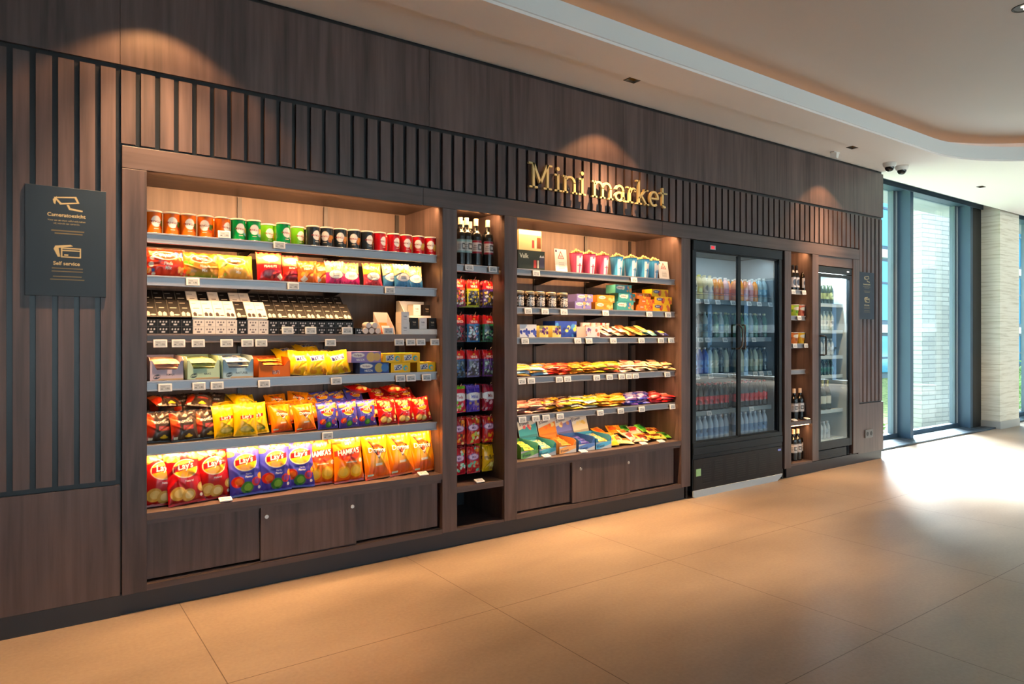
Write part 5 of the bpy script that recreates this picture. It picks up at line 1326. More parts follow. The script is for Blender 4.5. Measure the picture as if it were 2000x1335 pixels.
def popcorn(c, c2):
    r_ = empty('popcorn_cup'); a = Art(97, 40, c, 2.2)
    for k in range(24): a.rect(k / 24, 0, k / 24 + .018, 1, tuple(min(255, v + 38) for v in c))
    a.rect(.40, .0, .47, .85, (236, 236, 240)); a.rect(.53, .0, .60, .85, (236, 236, 240)); a.ell(.5, .62, .17, .14, (238, 238, 240)); a.lines(.4, .6, .36, .42, 1, c2, 3, .6); a.rect(0, .95, 1, 1, c2)
    turned('body', [(.036, 0), (.050, .142)], a, PCART, r_)
    mb = MB(); rn = random.Random(4)
    for i in range(46):
        t, rr = rn.uniform(0, 6.28), rn.uniform(0, .042); z = .14 + .022 * (1 - rr / .05) + rn.uniform(-.004, .008); s = rn.uniform(.006, .010)
        c_ = Vector((rr * math.cos(t), rr * math.sin(t), z)); k = len(mb.v)
        vs = [c_ + Vector((math.cos(a_) * math.cos(b_), math.sin(a_) * math.cos(b_), math.sin(b_))) * s * rn.uniform(.7, 1.2) for b_ in (-.9, 0, .9) for a_ in (0, 1.26, 2.5, 3.77, 5.0)]
        fs = [(q * 5 + j, q * 5 + (j + 1) % 5, (q + 1) * 5 + (j + 1) % 5, (q + 1) * 5 + j) for q in range(2) for j in range(5)] + [(4, 3, 2, 1, 0), (10, 11, 12, 13, 14)]
        mb.add(vs, fs)
    o = mb.build('popcorn', mat('popcorn', rgb(236, 196, 130), .6), r_, True); o['kind'] = 'stuff'; return r_
PK_ = popcorn((214, 80, 126), (170, 40, 80)); PU_ = popcorn((56, 150, 206), (30, 100, 160))
for k, u in enumerate([1127, 1152, 1178]): put(PK_, (WX(u, 3.70), 3.71, Z), (0, 0, .1 * k), 'pink striped popcorn cup, %s of three' % ['left', 'middle', 'right'][k], 'popcorn cup', 'pink popcorn cups')
for k, (u, y) in enumerate([(1204, 3.71), (1232, 3.71), (1256, 3.71), (1275, 3.74)]): put(PU_, (WX(u, y), y, Z), (0, 0, .1), 'blue striped popcorn cup, %s' % nth(k, 4), 'popcorn cup', 'blue popcorn cups')
for k, (pp_, u) in enumerate([(PK_, 1141), (PK_, 1166), (PU_, 1219), (PU_, 1247)]): put(pp_, (WX(u, 3.81), 3.82, Z), (0, 0, .1), 'popcorn cup in the second row, %s, top shelf of middle bay' % nth(k, 4), 'popcorn cup', 'popcorn cups in the second row')
# second shelf: jars and biscuit cartons
def jar(c):
    r_ = empty('snack_jar'); a = Art(65, 40, (44, 34, 30), 2.2); a.spots(5, 60, .04, [c, (200, 180, 150), (120, 80, 60)], .05, .8, .1, .9)
    for k, w_ in enumerate(('ONE', 'HEIN', 'STOP')): a.text(w_, .5, .66 - k * .22, .19, (244, 240, 232), 0, 0, 1.0)
    turned('body', [(.034, 0), (.039, .004), (.039, .082), (.034, .09)], a, PGLOS, r_); MB().lathe([(.037, .09), (.038, .092), (.038, .106), (.036, .108)], n=32).build('lid', mat('jar_lid', rgb(190, 170, 140), .35, .2), r_, True); return r_
J1, J2 = jar((150, 110, 60)), jar((150, 110, 190)); Z = SH3[1] + .003
for k, (p, u) in enumerate([(J1, 1012), (J1, 1033), (J2, 1053), (J1, 1075), (J1, 1098)]): put(p, (WX(u, 3.70), 3.70, Z), (0, 0, -.1), 'snack jar with white lettering, %s, second shelf' % nth(k, 5), 'jar', 'snack jars')
def bc(base, spots_, word, w, h, seed=1, d=.1, ink=(150, 40, 40), oval=(246, 240, 230)):
    a = Art(56, max(10, int(56 * h / w)), base, w / h); a.spots(seed, 7, .26, spots_, .1, .8, .45, .98)
    a.ell(.28, .66, .62, .22, oval); a.text(word, .28, .66, .24, ink, 0, .1, .8); a.rect(0, 0, 1, .04, tuple(v * 3 // 4 for v in base)); return carton('biscuit_carton', a, w, h, d, base)
BC = [bc((140, 130, 200), [(230, 170, 110), (240, 224, 200), (90, 110, 180)], 'Verkade', .15, .052, 1), bc((236, 150, 50), [(206, 130, 60), (244, 196, 120)], 'Verkade', .17, .052, 2), bc((70, 160, 160), [(226, 150, 90), (244, 230, 200), (60, 120, 180)], 'Verkade', .17, .062, 3),
      bc((236, 120, 40), [(240, 190, 60), (200, 70, 30)], 'Sultana', .16, .044, 4, oval=(236, 90, 40), ink=(250, 240, 220)), bc((240, 190, 30), [(206, 110, 60), (190, 60, 50)], 'Bastogne', .19, .056, 5, oval=(40, 60, 130), ink=(250, 250, 250))]
nmz = ['lilac', 'orange', 'turquoise', 'red and orange', 'yellow']
for (k, u, n_, h) in [(0, 1131, 2, .053), (1, 1172, 2, .053), (2, 1213, 3, .063), (3, 1252, 3, .045), (4, 1284, 3, .057)]:
    for lv in range(n_):
        put(BC[k], (WX(u + (0, 4, -2)[lv % 3], 3.71), 3.715 + .004 * lv, Z + lv * h), (0, 0, .02 * (lv - 1)), '%s biscuit carton, %s in its stack, second shelf of middle bay' % (nmz[k], ['bottom one', 'second from bottom', 'top one'][lv] if n_ == 3 else ['lower one', 'upper one'][lv]), 'carton', 'biscuit cartons')
# third shelf: small packs
Z = SH3[2] + .003
def sp(base, cols, w, h, d, seed, word='', ink=(255, 255, 255), name='small_carton'):
    a = Art(40, max(10, int(40 * h / w)), base, w / h); a.spots(seed, 12, .16, cols, .05, .8)
    if word: a.text(word, .5, .5, .3, ink, 0, 0, .9)
    return carton(name, a, w, h, d, base)
A1 = sp((220, 226, 236), [(40, 60, 160), (230, 232, 240), (70, 90, 190)], .075, .085, .07, 2, ''); A2 = sp((226, 206, 120), [(90, 40, 120), (244, 226, 150), (120, 80, 150)], .075, .078, .07, 3, 'Ricola', (60, 30, 100)); A3 = sp((30, 66, 170), [(60, 130, 210), (190, 206, 90), (30, 50, 130)], .20, .115, .14, 4, '', (255, 255, 255)); A4 = sp((226, 220, 226), [(190, 120, 100), (120, 80, 150), (206, 206, 220)], .135, .075, .10, 5)
for (p, u, lb) in [(A1, 1018, 'white and blue small carton, left one, third shelf of middle bay'), (A1, 1033, 'white and blue small carton, right one, third shelf of middle bay'), (A2, 1056, 'yellow and purple sweets carton, left one, third shelf of middle bay'), (A2, 1081, 'yellow and purple sweets carton, right one, third shelf of middle bay'), (A4, 1149, 'pale patterned carton right of the large blue one, middle bay')]:
    put(p, (WX(u, 3.69), 3.69, Z), (0, 0, 0), lb, 'carton', 'cartons on the third shelf of the middle bay')
put(A3, (WX(1102, 3.79), 3.84, Z), (0, 0, 0), 'large blue carton standing behind small ones, third shelf of middle bay', 'carton')
small_cols = [('white and red', (236, 206, 200), (206, 60, 60)), ('pale pink', (240, 214, 206), (206, 110, 110)), ('cream', (236, 220, 190), (190, 60, 50)), ('orange brown', (206, 120, 50), (240, 200, 130)), ('yellow', (236, 206, 110), (226, 150, 60)), ('teal', (60, 130, 150), (230, 226, 210)), ('navy', (30, 40, 110), (200, 190, 90))]
rnd = random.Random(8)
for k, (nm, b_, s_) in enumerate(small_cols):
    p = flatpack(.070, .105, b_, s_, 130 + k, 'small_pack', t=.022)
    for rr in range(3):
        for lv in range(2 if k < 5 else 1):
            put(p, (WX(1166 + k * 22 + lv * 5, 3.70), 3.685 + rr * .10, Z + .014 + .026 * lv + .006 * rr), (-1.15 + rnd.uniform(-.1, .1), 0, rnd.uniform(-.25, .25)), '%s small pack, %s layer, %s row, third shelf of middle bay' % (nm, ['lower', 'upper'][lv], ['front', 'middle', 'back'][rr]), 'small pack', 'small packs on the third shelf')
cupc = [('white', (240, 232, 226)), ('pink', (236, 190, 180))]
for k, (nm, c_) in enumerate(cupc * 3):
    if k < 2:
        ar = Art(33, 10, c_, 3); ar.spots(k, 8, .3, [(190, 50, 50), (250, 246, 240)], 0, 1); 
        PT = turned('gum_tub', [(.022, 0), (.027, .045)], ar, PCART); cupc[k] = (nm, PT)
    put(cupc[k % 2][1], (WX(1142 + k * 9, 3.80), 3.82 + .0 * k, Z + .062), (0, 0, k), '%s round tub, %s of the row on the pale carton level' % (nm, nth(k, 6)), 'tub', 'small round tubs')
st_ = carton('display_box', Art(20, 8, (200, 150, 150), 4), .28, .058, .09, side=(190, 120, 110)); put(st_, (WX(1163, 3.80), 3.83, Z), (0, 0, 0), 'long low pink display box carrying the round tubs', 'display box')

# fourth and fifth shelves: chocolate bars in piles
def bars(z, shelf_, spec, lv_n, seed):
    rn = random.Random(seed)
    protos = [flatpack(.125, .042, b_, s_, seed * 20 + k, 'chocolate_bar', t=.018, word=wd, res=34) for k, (nm, b_, s_, u, wd) in enumerate(spec)]
    for k in range(len(spec)):
        u = spec[k][3]
        for rr in range(4):
            for lv in range(lv_n):
                q = k if (lv + rr) % 2 == 0 else (k + 1 if k % 2 == 0 else k - 1)      # neighbours are mixed into each other's pile
                put(protos[q], (WX(u, 3.68 + .06 * rr) + rn.uniform(-.016, .016), 3.672 + rr * .062, z + .010 + lv * .018 + rr * .006), (-1.35 + rn.uniform(-.15, .15), rn.uniform(-.08, .08), rn.uniform(-.4, .4)),
                    '%s bar, %s layer, %s row, %s' % (spec[q][0], ['bottom', 'middle', 'top'][lv], ['front', 'second', 'third', 'back'][rr], shelf_), 'chocolate bar', 'chocolate bars on the ' + shelf_.replace(',', ' of'))
bars(SH3[3] + .003, 'fourth shelf, middle bay', [('tan and yellow', (226, 170, 90), (240, 206, 40), 1020, ''), ('pale blue', (110, 160, 206), (226, 236, 240), 1050, 'Bounty'), ('bright red', (206, 20, 30), (240, 150, 90), 1077, 'KitKat'), ('red and orange', (236, 70, 40), (250, 190, 110), 1101, ''), ('gold brown', (190, 120, 30), (240, 180, 50), 1126, ''), ('orange and yellow', (240, 170, 50), (190, 60, 40), 1152, 'Nuts'),
    ('lime yellow', (200, 206, 40), (240, 240, 120), 1176, ''), ('brown red', (150, 60, 40), (236, 196, 140), 1199, 'Mars'), ('cream and red', (236, 206, 170), (206, 50, 50), 1224, ''), ('pale pink and red', (240, 200, 180), (200, 40, 60), 1250, ''), ('cream and orange', (240, 214, 160), (226, 90, 60), 1278, ''), ('light orange', (240, 190, 130), (206, 60, 60), 1303, 'Maltesers')], 3, 11)
bars(SH3[4] + .003, 'fifth shelf, middle bay', [('brown and pink', (150, 90, 80), (226, 180, 170), 1022, ''), ('dusky pink', (206, 160, 150), (120, 60, 50), 1048, ''), ('dark brown', (66, 30, 30), (150, 110, 110), 1074, 'Snickers'), ('gold and brown', (226, 170, 40), (140, 70, 40), 1100, 'Twix'), ('bright yellow', (240, 210, 30), (190, 140, 50), 1127, ''), ('white and grey', (226, 224, 226), (110, 140, 160), 1154, ''), ('deep orange', (240, 140, 20), (250, 190, 50), 1180, 'Lion'),
    ('light yellow', (250, 210, 90), (236, 150, 40), 1206, ''), ('purple', (80, 50, 150), (200, 190, 230), 1232, 'Milka'), ('royal blue', (30, 50, 170), (206, 206, 230), 1255, ''), ('rose and white', (200, 60, 80), (226, 220, 220), 1280, ''), ('scarlet', (200, 20, 30), (240, 120, 80), 1303, '')], 3, 12)

# bottom deck: printed trays of bars with tall header cards, pouches at the right
Z = .4675
TR = [('green', (90, 160, 70), (120, 180, 80), 1027, (246, 226, 90)), ('turquoise', (60, 160, 180), (70, 170, 200), 1060, (210, 220, 160)), ('orange', (226, 150, 70), (236, 150, 60), 1100, (236, 150, 60)), ('dark blue', (60, 110, 190), (40, 70, 170), 1137, (60, 60, 160)), ('sky blue', (60, 160, 210), (70, 170, 220), 1170, (240, 190, 90))]
for k, (nm, c1, c2, u, pk) in enumerate(TR):
    w_ = .155; x = WX(u, 3.72)
    a = Art(50, 20, (214, 222, 226), w_ / .055); a.poly([(0, .7), (.5, 1), (1, 1), (1, .6), (.2, 0), (0, 0)], tuple(min(255, v + 40) for v in c1)); a.text("B'tween", .32, .42, .4, (50, 60, 100), .12, .1, .8)
    t_ = open_tray(w_, .22, .05, .10, None, mat('bar_tray_' + nm.replace(' ', '_'), rgb(*c1), .55), art=a); put(t_, (x, 3.78, Z), (0, 0, 0), 'open %s tray of cereal bars, bottom deck of middle bay' % nm, 'tray', 'cereal bar trays')
    bp_ = flatpack(.12, .042, pk, c2, 160 + k, 'cereal_bar', t=.018)
    for lv in range(3):
        for rr in range(3): put(bp_, (x, 3.70 + .052 * rr, Z + .014 + lv * .017 + rr * .012), (-1.25, 0, .06 * ((lv + rr) % 3 - 1)), 'cereal bar, %s layer, %s row, in the %s tray' % (['bottom', 'middle', 'top'][lv], ['front', 'middle', 'back'][rr], nm), 'cereal bar', 'cereal bars in trays')
HD_ = [('turquoise', (60, 170, 190), 1037, (236, 110, 120)), ('orange', (246, 150, 50), 1075, (250, 120, 60)), ('lilac blue', (120, 130, 206), 1108, (206, 150, 120)), ('cream', (236, 224, 190), 1138, (240, 206, 110))]
for k, (nm, c, u, f_) in enumerate(HD_):
    w_, h_ = .165, .15; a = Art(56, 52, (240, 236, 226), w_ / h_); a.poly([(0, .42), (1, .72), (1, .05), (0, .05)], c); a.spots(k + 3, 5, .10, [f_, (246, 226, 150)], .4, .6, .3, .9); a.poly([(0, .05), (1, .05), (1, .2), (0, .12)], tuple(v * 4 // 5 for v in c)); a.text("B'tween", .36, .74, .17, (50, 50, 90), .16, .1, .8); a.ring(.2, .88, .05, .05, .02, (60, 60, 100))
    o = carton('header_card', a, w_, h_, .004, (230, 220, 200)); put(o, (WX(u, 3.885), 3.905, Z + .088), (-.32, 0, 0), 'tall %s header card standing above the cereal bar trays' % nm, 'header card', 'header cards')
PO = [('orange', (244, 150, 30), (226, 90, 40)), ('cream and orange', (240, 214, 150), (226, 110, 50)), ('yellow', (246, 200, 40), (226, 120, 30)), ('red and white', (226, 190, 170), (206, 50, 50)), ('brown and yellow', (236, 170, 60), (120, 30, 20)), ('green', (110, 190, 50), (40, 140, 60)), ('yellow with brown', (240, 196, 80), (130, 40, 30))]
rn = random.Random(77)
pos = [(2, 1196, 3.68, 0), (1, 1210, 3.70, 0), (0, 1192, 3.78, .02), (0, 1180, 3.85, .05), (1, 1226, 3.68, 0), (3, 1240, 3.72, .01), (3, 1252, 3.69, 0), (0, 1204, 3.85, .05), (5, 1222, 3.90, .05), (4, 1264, 3.69, 0), (4, 1276, 3.72, .01), (5, 1262, 3.84, .04), (6, 1288, 3.70, 0), (3, 1244, 3.84, .03), (6, 1280, 3.80, .02), (5, 1298, 3.72, 0), (1, 1228, 3.80, .02), (4, 1292, 3.80, .0)]
pr_ = {}
cn = {}
for i, (k, u, y, dz) in enumerate(pos):
    if k not in pr_: pr_[k] = flatpack(.12, .10, PO[k][1], PO[k][2], 190 + k, 'snack_pouch', t=.03, res=40)
    cn[k] = cn.get(k, 0) + 1
    put(pr_[k], (WX(u, y), y, Z + .014 + dz), (-1.15 + rn.uniform(-.2, .2), rn.uniform(-.1, .1), rn.uniform(-.5, .5)), '%s pouch, %s of its colour, right part of bottom deck, middle bay' % (PO[k][0], ['first', 'second', 'third', 'fourth', 'fifth'][cn[k] - 1]), 'snack pouch', 'snack pouches on the bottom deck')

# ---------------------------------------------------------------- double door fridge
def fridge_body(r_, x0, x1, y0, y1, z0, z1, t, inner, grill=None):
    mb = MB(); mb.box(x0, x0 + t, y0, y1, z0, z1); mb.box(x1 - t, x1, y0, y1, z0, z1); mb.box(x0 + t, x1 - t, y1 - .03, y1, z0, z1); mb.box(x0 + t, x1 - t, y0 + .04, y1 - .03, z1 - .05, z1)
    return fixp(mb.build('body', FRIDGE, r_, bevel=.002), r_)
F1 = empty('glass_door_fridge', (4.95, 3.85, 0)); tag(F1, 'wide black fridge with two glass doors full of drinks', 'fridge')
def PF_(mb, nm, m, par=None, **k):
    o = mb.build(nm, m, par or F1, **k)
    if par is None: fixp(o, F1)
    return o
a0, a1 = 4.350, 5.562
fridge_body(F1, a0, a1, 3.606, 4.10, .045, 2.048, .04, None)
INN = mat('fridge_liner', rgb(120, 132, 138), .5)
PF_(MB().box(a0 + .04, a0 + .046, 3.66, 4.07, .40, 1.99).box(a1 - .046, a1 - .04, 3.66, 4.07, .40, 1.99).box(a0 + .046, a1 - .046, 4.062, 4.068, .40, 1.99).box(a0 + .04, a1 - .04, 3.66, 4.07, .395, .402), 'liner', INN)
PF_(MB().box(a0 + .002, a1 - .002, 3.598, 3.65, 1.968, 2.046), 'header', FRIDGE, bevel=.002)
hd = PF_(MB().box(4.552, 4.622, 3.5955, 3.5985, 1.985, 2.020), 'controller', mat('controller_grey', (.5, .5, .52), .4)); MB().box(4.566, 4.606, 3.5945, 3.596, 1.992, 2.014).build('display', mat('controller_red', (.5, .01, .02), .3, emit=(1, .03, .05), strength=.8), hd)
PF_(MB().box(a0, a1, 3.600, 3.66, .395, .432).box(a0, a1, 3.597, 3.66, .335, .395).box(a0, a1, 3.602, 3.66, .300, .335), 'lower_frame', FRIDGE, bevel=.004)
gr = MB(); gr.box(a0 + .005, a1 - .005, 3.600, 3.612, .055, .300); PF_(gr, 'front_panel', mat('grille_panel', (.014, .015, .017), .45, spec=.25))
gs = MB()
for cidx in range(7):
    xa = 4.46 + cidx * .150
    for rr in range(11):
        if rr > 9: continue
        gs.box(xa, xa + .11, 3.5985, 3.6005, .095 + rr * .0185, .095 + rr * .0185 + .006)
PF_(gs, 'vent_slots', BLACK)
PF_(MB().box(4.383, 4.440, 3.5975, 3.600, .165, .222), 'energy_sticker', mat('sticker_green', rgb(150, 206, 150), .5)); PF_(MB().box(5.49, 5.535, 3.5975, 3.600, .262, .280), 'maker_badge', mat('badge_blue', rgb(130, 150, 230), .4))
PF_(MB().box(a0 + .02, a1 - .02, 3.66, 4.08, .05, .395), 'compressor_box', BLACK)
for xx in (a0 + .05, a1 - .05): PF_(MB().lathe([(.02, 0), (.02, .05)], c=(xx, 3.70, 0), n=14), 'foot', BLACK)
kick = MB().prism([(4.34, .008), (4.36, .0), (5.47, .0), (5.53, .030), (5.55, .055), (4.34, .055)], 3.590, 3.600, 'xz').build('kick_board', mat('kick_grey', rgb(190, 202, 210), .5)); tag(kick, 'loose pale grey kick board at the foot of the wide fridge', 'board')
for k, (xa, xb) in enumerate([(4.385, 4.960), (4.966, 5.528)]):
    z0, z1 = .432, 1.968; fw = .024; yy = 3.622 - .012 * (k == 0)
    mb = MB(); mb.box(xa, xa + (fw if k else .012), yy, yy + .02, z0, z1); mb.box(xb - (.030 if k == 0 else .012), xb, yy, yy + .02, z0, z1); mb.box(xa, xb, yy, yy + .02, z1 - .012, z1); mb.box(xa, xb, yy, yy + .02, z0, z0 + .012)
    d_ = PF_(mb, 'door', mat('door_frame_black', (.006, .008, .010), .35, spec=.25), bevel=.001)
    MB().add([(xa + .01, yy + .008, z0 + .01), (xb - .01, yy + .008, z0 + .01), (xb - .01, yy + .008, z1 - .01), (xa + .01, yy + .008, z1 - .01)], [(0, 1, 2, 3)]).build('glass', GLASS, d_)
    hx = 4.915 if k == 0 else 5.005
    sgn = -1 if k == 0 else 1
    MB().tube([(hx, yy, 1.378), (hx, yy - .030, 1.376), (hx - sgn * .018, yy - .045, 1.350), (hx - sgn * .022, yy - .048, 1.277), (hx - sgn * .018, yy - .045, 1.205), (hx, yy - .030, 1.178), (hx, yy, 1.176)], .0075, 10).build('handle', mat('handle_bronze', (.12, .10, .085), .3, .7), d_, True)
FS = [1.585, 1.270, .970, .665]
SHM = mat('fridge_shelf', rgb(96, 108, 116), .45, .2)
for z in FS + [.404]:
    o = MB().box(a0 + .047, a1 - .047, 3.685, 4.06, z - .012, z).build('shelf', SHM, F1); fixp(o, F1)
    MB().box(a0 + .047, a1 - .047, 3.680, 3.685, z - .034, z + .003).build('price_rail', mat('rail_grey', rgb(130, 146, 156), .35), o)
    if z > 1.0:
        w_ = MB()
        for q in (.04, .058): w_.tube([(a0 + .05, 3.684, z + q), (a1 - .05, 3.684, z + q)], .0016, 5)
        w_.build('wire_guard', mat('wire_dark', (.05, .05, .055), .4, .5), o)
def fl(par, x, y, z, sx, sy, e, rot=(0, 0, 0)):
    d = bpy.data.lights.new('fridge_light', 'AREA'); d.shape = 'RECTANGLE'; d.size = sx; d.size_y = sy; d.energy = e; d.color = (.80, .93, 1.0)
    o = bpy.data.objects.new('fridge_light', d); COL.objects.link(o); o.parent = par; o.location = (x, y, z); o.rotation_euler = rot; fixp(o, par)
fl(F1, 4.95, 3.70, 1.965, 1.0, .02, 3.5, (.35, 0, 0))
fl(F1, a0 + .052, 3.668, 1.2, .012, 1.4, 3.0, (-math.pi / 2, 0, -2.3)) if False else None
def drink(col, capc, lab, h, r, name='drink_bottle', labz=(.25, .55), seed=0, word=''):
    r_ = empty(name); a = Art(33, 40, col, 2 * math.pi * r / h); a.rect(0, labz[0], 1, labz[1], lab); a.spots(seed, 5, .12, [tuple(min(255, v + 50) for v in lab), tuple(v * 2 // 3 for v in lab)], labz[0] + .04, labz[1] - .04, .3, .7)
    if word: a.text(word, .5, (labz[0] + labz[1]) / 2, .14, (250, 250, 250), 0, 0, .9)
    turned('body', [(r * .85, 0), (r, .006), (r, h * .22), (r * .94, h * .3), (r, h * .4), (r, h * .62), (r * .85, h * .75), (.013, h * .90), (.013, h * .94)], a, PGLOS, r_)
    MB().lathe([(.0145, h * .925), (.0145, h * .995), (.012, h)], n=16).build('cap', mat('cap_%d_%d_%d' % capc, rgb(*capc), .4), r_, True); return r_
DK = {
 'cream juice': drink((232, 214, 176), (206, 196, 160), (226, 206, 190), .205, .032, seed=1), 'yellow capped juice': drink((226, 206, 150), (226, 214, 60), (240, 220, 120), .205, .032, seed=2), 'orange juice': drink((240, 150, 40), (226, 220, 206), (236, 120, 30), .195, .031, seed=3), 'pink juice': drink((236, 190, 190), (240, 230, 226), (226, 150, 160), .195, .031, seed=4), 'peach juice': drink((226, 140, 90), (220, 210, 190), (200, 100, 60), .195, .031, seed=5),
 'clear water': drink((150, 176, 186), (200, 210, 210), (90, 140, 170), .215, .031, seed=6), 'green': drink((40, 110, 80), (206, 206, 150), (110, 160, 110), .215, .031, seed=7), 'dark': drink((30, 40, 44), (200, 200, 200), (60, 80, 90), .215, .031, seed=8),
 'blue sports': drink((40, 90, 190), (230, 230, 240), (60, 120, 210), .22, .034, seed=9), 'bright green': drink((30, 190, 120), (230, 240, 230), (30, 160, 90), .22, .032, seed=10), 'pale tonic': drink((170, 186, 170), (90, 100, 90), (206, 210, 190), .21, .031, seed=11), 'olive': drink((90, 100, 70), (60, 70, 60), (150, 150, 110), .21, .031, seed=12),
 'red capped cola': drink((40, 20, 18), (190, 20, 30), (206, 24, 34), .225, .033, seed=13, word='Cola' and ''), 'still water': drink((190, 206, 226), (220, 228, 240), (130, 160, 200), .215, .031, seed=14)}
RW = [(FS[0], ['cream juice', 'cream juice', 'yellow capped juice', 'cream juice', 'cream juice', 'orange juice', 'orange juice', 'pink juice', None, 'peach juice', 'orange juice', 'peach juice', 'pink juice', 'orange juice', 'clear water', 'clear water'], 'top'),
      (FS[1], ['clear water', 'dark', 'dark', 'clear water', 'dark', 'green', 'clear water', 'green', None, 'green', 'green', 'green', 'clear water', 'green', 'dark', 'green'], 'second'),
      (FS[2], ['bright green', 'blue sports', 'blue sports', 'blue sports', 'pale tonic', 'pale tonic', 'dark', 'pale tonic', None, 'olive', 'pale tonic', 'olive', 'olive', 'pale tonic', 'olive', 'dark'], 'third'),
      (FS[3], ['red capped cola'] * 8 + [None] + ['red capped cola'] * 7, 'fourth'), (.404, ['still water'] * 8 + [None] + ['still water'] * 7, 'bottom')]
for z, kinds, nm in RW:
    for rr in range(2):
        k = 0
        for i, kd in enumerate(kinds):
            if kd is None: continue
            x = 4.437 + i * .0688; put(DK[kd], (x, 3.728 + rr * .075, z + .001), (0, 0, .3 * i), '%s bottle in the double fridge, %s shelf, %s row, number %d from left' % (kd, nm, ['front', 'second'][rr], i + 1 - (i > 8)), 'drink bottle', 'drink bottles in the double fridge')
ft = []
for z, us in ((FS[0], [1362, 1379, 1401, 1431, 1462, 1482, 1504]), (FS[1], [1367, 1381, 1415, 1452, 1471]), (FS[2], [1361, 1387, 1426, 1436, 1474, 1486, 1502, 1512]), (FS[3], [1384, 1467])):
    for u in us: ft.append((WX(u, 3.678), z - .020))
for i, (x, z) in enumerate(ft):
    put(TAG, (x, 3.678, z), (-.25, 0, 0), 'price tag inside the double fridge, %s' % (['top rail', 'second rail', 'third rail', 'fourth rail'][[abs(z + .020 - q) < .01 for q in FS].index(True)] + ', number %d from left' % (1 + sum(1 for q in ft[:i] if abs(q[1] - z) < .01))), 'price tag', 'price tags in the double fridge')

# ---------------------------------------------------------------- single door fridge
F2 = empty('glass_door_fridge', (6.455, 3.85, .1)); tag(F2, 'tall narrow black fridge with one brightly lit glass door', 'fridge')
def Q(mb, nm, m, par=None, **k):
    o = mb.build(nm, m, par or F2, **k)
    if par is None: fixp(o, F2)
    return o
b0, b1 = 6.150, 6.757
mb = MB(); t = .035; mb.box(b0, b0 + t, 3.632, 4.08, .105, 1.945); mb.box(b1 - t, b1, 3.632, 4.08, .105, 1.945); mb.box(b0 + t, b1 - t, 4.05, 4.08, .105, 1.945); mb.box(b0 + t, b1 - t, 3.632, 4.05, 1.905, 1.945); mb.box(b0 + t, b1 - t, 3.64, 4.05, .105, .27)
Q(mb, 'body', FRIDGE, bevel=.002)
LN = mat('fridge_liner_white', rgb(206, 216, 218), .5)
Q(MB().box(b0 + t, b0 + t + .005, 3.64, 4.05, .27, 1.905).box(b1 - t - .005, b1 - t, 3.64, 4.05, .27, 1.905).box(b0 + t + .005, b1 - t - .005, 4.044, 4.05, .27, 1.905).box(b0 + t, b1 - t, 3.64, 4.05, .27, .276), 'liner', LN)
hd = Q(MB().box(b0 + .002, b1 - .002, 3.604, 3.634, 1.890, 1.950), 'header', FRIDGE, bevel=.002); MB().box(6.66, 6.70, 3.6025, 3.6045, 1.912, 1.926).build('display', mat('controller_white', (.6, .6, .62), .4, emit=(.9, .95, 1), strength=.6), hd)
Q(MB().box(b0 + .01, b1 - .09, 3.612, 3.64, .108, .19), 'vent_panel', FRIDGE)
for k in range(4): Q(MB().box(b0 + .06, b1 - .16, 3.6105, 3.6125, .120 + k * .016, .125 + k * .016), 'vent_slot', BLACK)
z0, z1, yy, fw = .200, 1.884, 3.604, .043
mb = MB(); mb.box(b0, b0 + fw, yy, yy + .026, z0, z1); mb.box(b1 - fw, b1, yy, yy + .026, z0, z1); mb.box(b0 + fw, b1 - fw, yy, yy + .026, z1 - .034, z1); mb.box(b0 + fw, b1 - fw, yy, yy + .026, z0, z0 + .073)
d_ = Q(mb, 'door', FRIDGE, bevel=.002)
MB().add([(b0 + fw - .004, yy + .012, z0 + .06), (b1 - fw + .004, yy + .012, z0 + .06), (b1 - fw + .004, yy + .012, z1 - .03), (b0 + fw - .004, yy + .012, z1 - .03)], [(0, 1, 2, 3)]).build('glass', GLASS, d_)
MB().tube([(b0 + .032, yy, 1.285), (b0 + .032, yy - .040, 1.285), (b0 + .055, yy - .045, 1.280), (b0 + .055, yy - .045, 1.11), (b0 + .032, yy - .040, 1.105), (b0 + .032, yy, 1.105)], .008, 8).build('handle', BLACK, d_, True)
MB().box(b1 - .075, b1 - .02, 3.640, 3.66, .150, .185).build('hinge', CHROME, d_)
F2S = [1.60, 1.34, 1.09, .90, .56, .278]
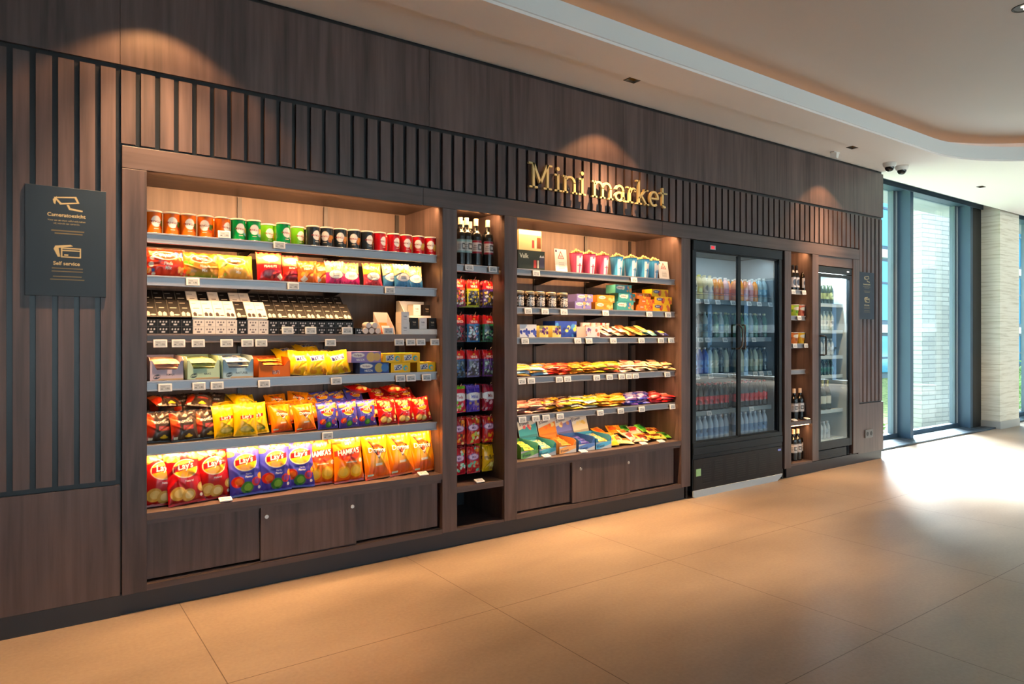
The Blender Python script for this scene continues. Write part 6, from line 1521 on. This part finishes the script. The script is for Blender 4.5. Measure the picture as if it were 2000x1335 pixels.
for z in F2S:
    o = MB().box(b0 + .041, b1 - .041, 3.68, 4.04, z - .008, z).build('shelf', LN, F2); fixp(o, F2)
    MB().box(b0 + .041, b1 - .041, 3.675, 3.68, z - .03, z + .004).build('price_rail', mat('rail_white', rgb(206, 214, 216), .4), o)
Q(MB().box(b0 + .06, b1 - .06, 3.665, 3.69, 1.885, 1.897), 'light_strip', mat('cool_strip', (1, 1, 1), emit=(.9, .97, 1), strength=14))
fl(F2, 6.453, 3.70, 1.88, .5, .02, 9.0, (.3, 0, 0))
DK2 = {'yellow labelled': drink((50, 60, 40), (206, 200, 120), (206, 196, 110), .20, .030, seed=20), 'pale': drink((190, 200, 190), (170, 180, 170), (230, 230, 220), .19, .030, seed=21), 'dark green': drink((14, 66, 54), (30, 90, 70), (40, 110, 90), .15, .030, seed=22), 'white': drink((200, 206, 210), (230, 230, 230), (180, 190, 200), .17, .030, seed=23)}
for z, kd, n_, nm in [(F2S[0], 'yellow labelled', 6, 'top'), (F2S[1], 'pale', 6, 'second'), (F2S[2], 'white', 6, 'third'), (F2S[3], 'dark green', 6, 'fourth'), (F2S[5], 'white', 5, 'bottom')]:
    for i in range(n_):
        put(DK2[kd], (6.235 + i * .066, 3.72, z + .001), (0, 0, i), '%s bottle in the narrow fridge, %s shelf, %s' % (kd, nm, nth(i, n_)), 'drink bottle', 'bottles in the narrow fridge')
def sparkling():
    r_ = empty('sparkling_wine_bottle'); h, r = .29, .040; a = Art(33, 50, (20, 44, 34), .9); a.rect(.2, .22, .8, .48, (226, 222, 206)); turned('body', [(r * .9, 0), (r, .006), (r, h * .5), (r * .8, h * .62), (.017, h * .8), (.016, h * .97)], a, PGLOS, r_)
    MB().lathe([(.021, h * .70), (.018, h * .80), (.019, h * .97), (.017, h)], n=20).build('foil', mat('gold_foil', rgb(200, 170, 100), .35, .6), r_, True); return r_
SPK = sparkling()
for i in range(4): put(SPK, (6.245 + i * .09, 3.73, F2S[4] + .001), (0, 0, 0), 'sparkling wine bottle with gold foil, %s in the narrow fridge' % nth(i, 4), 'wine bottle', 'sparkling wine bottles')
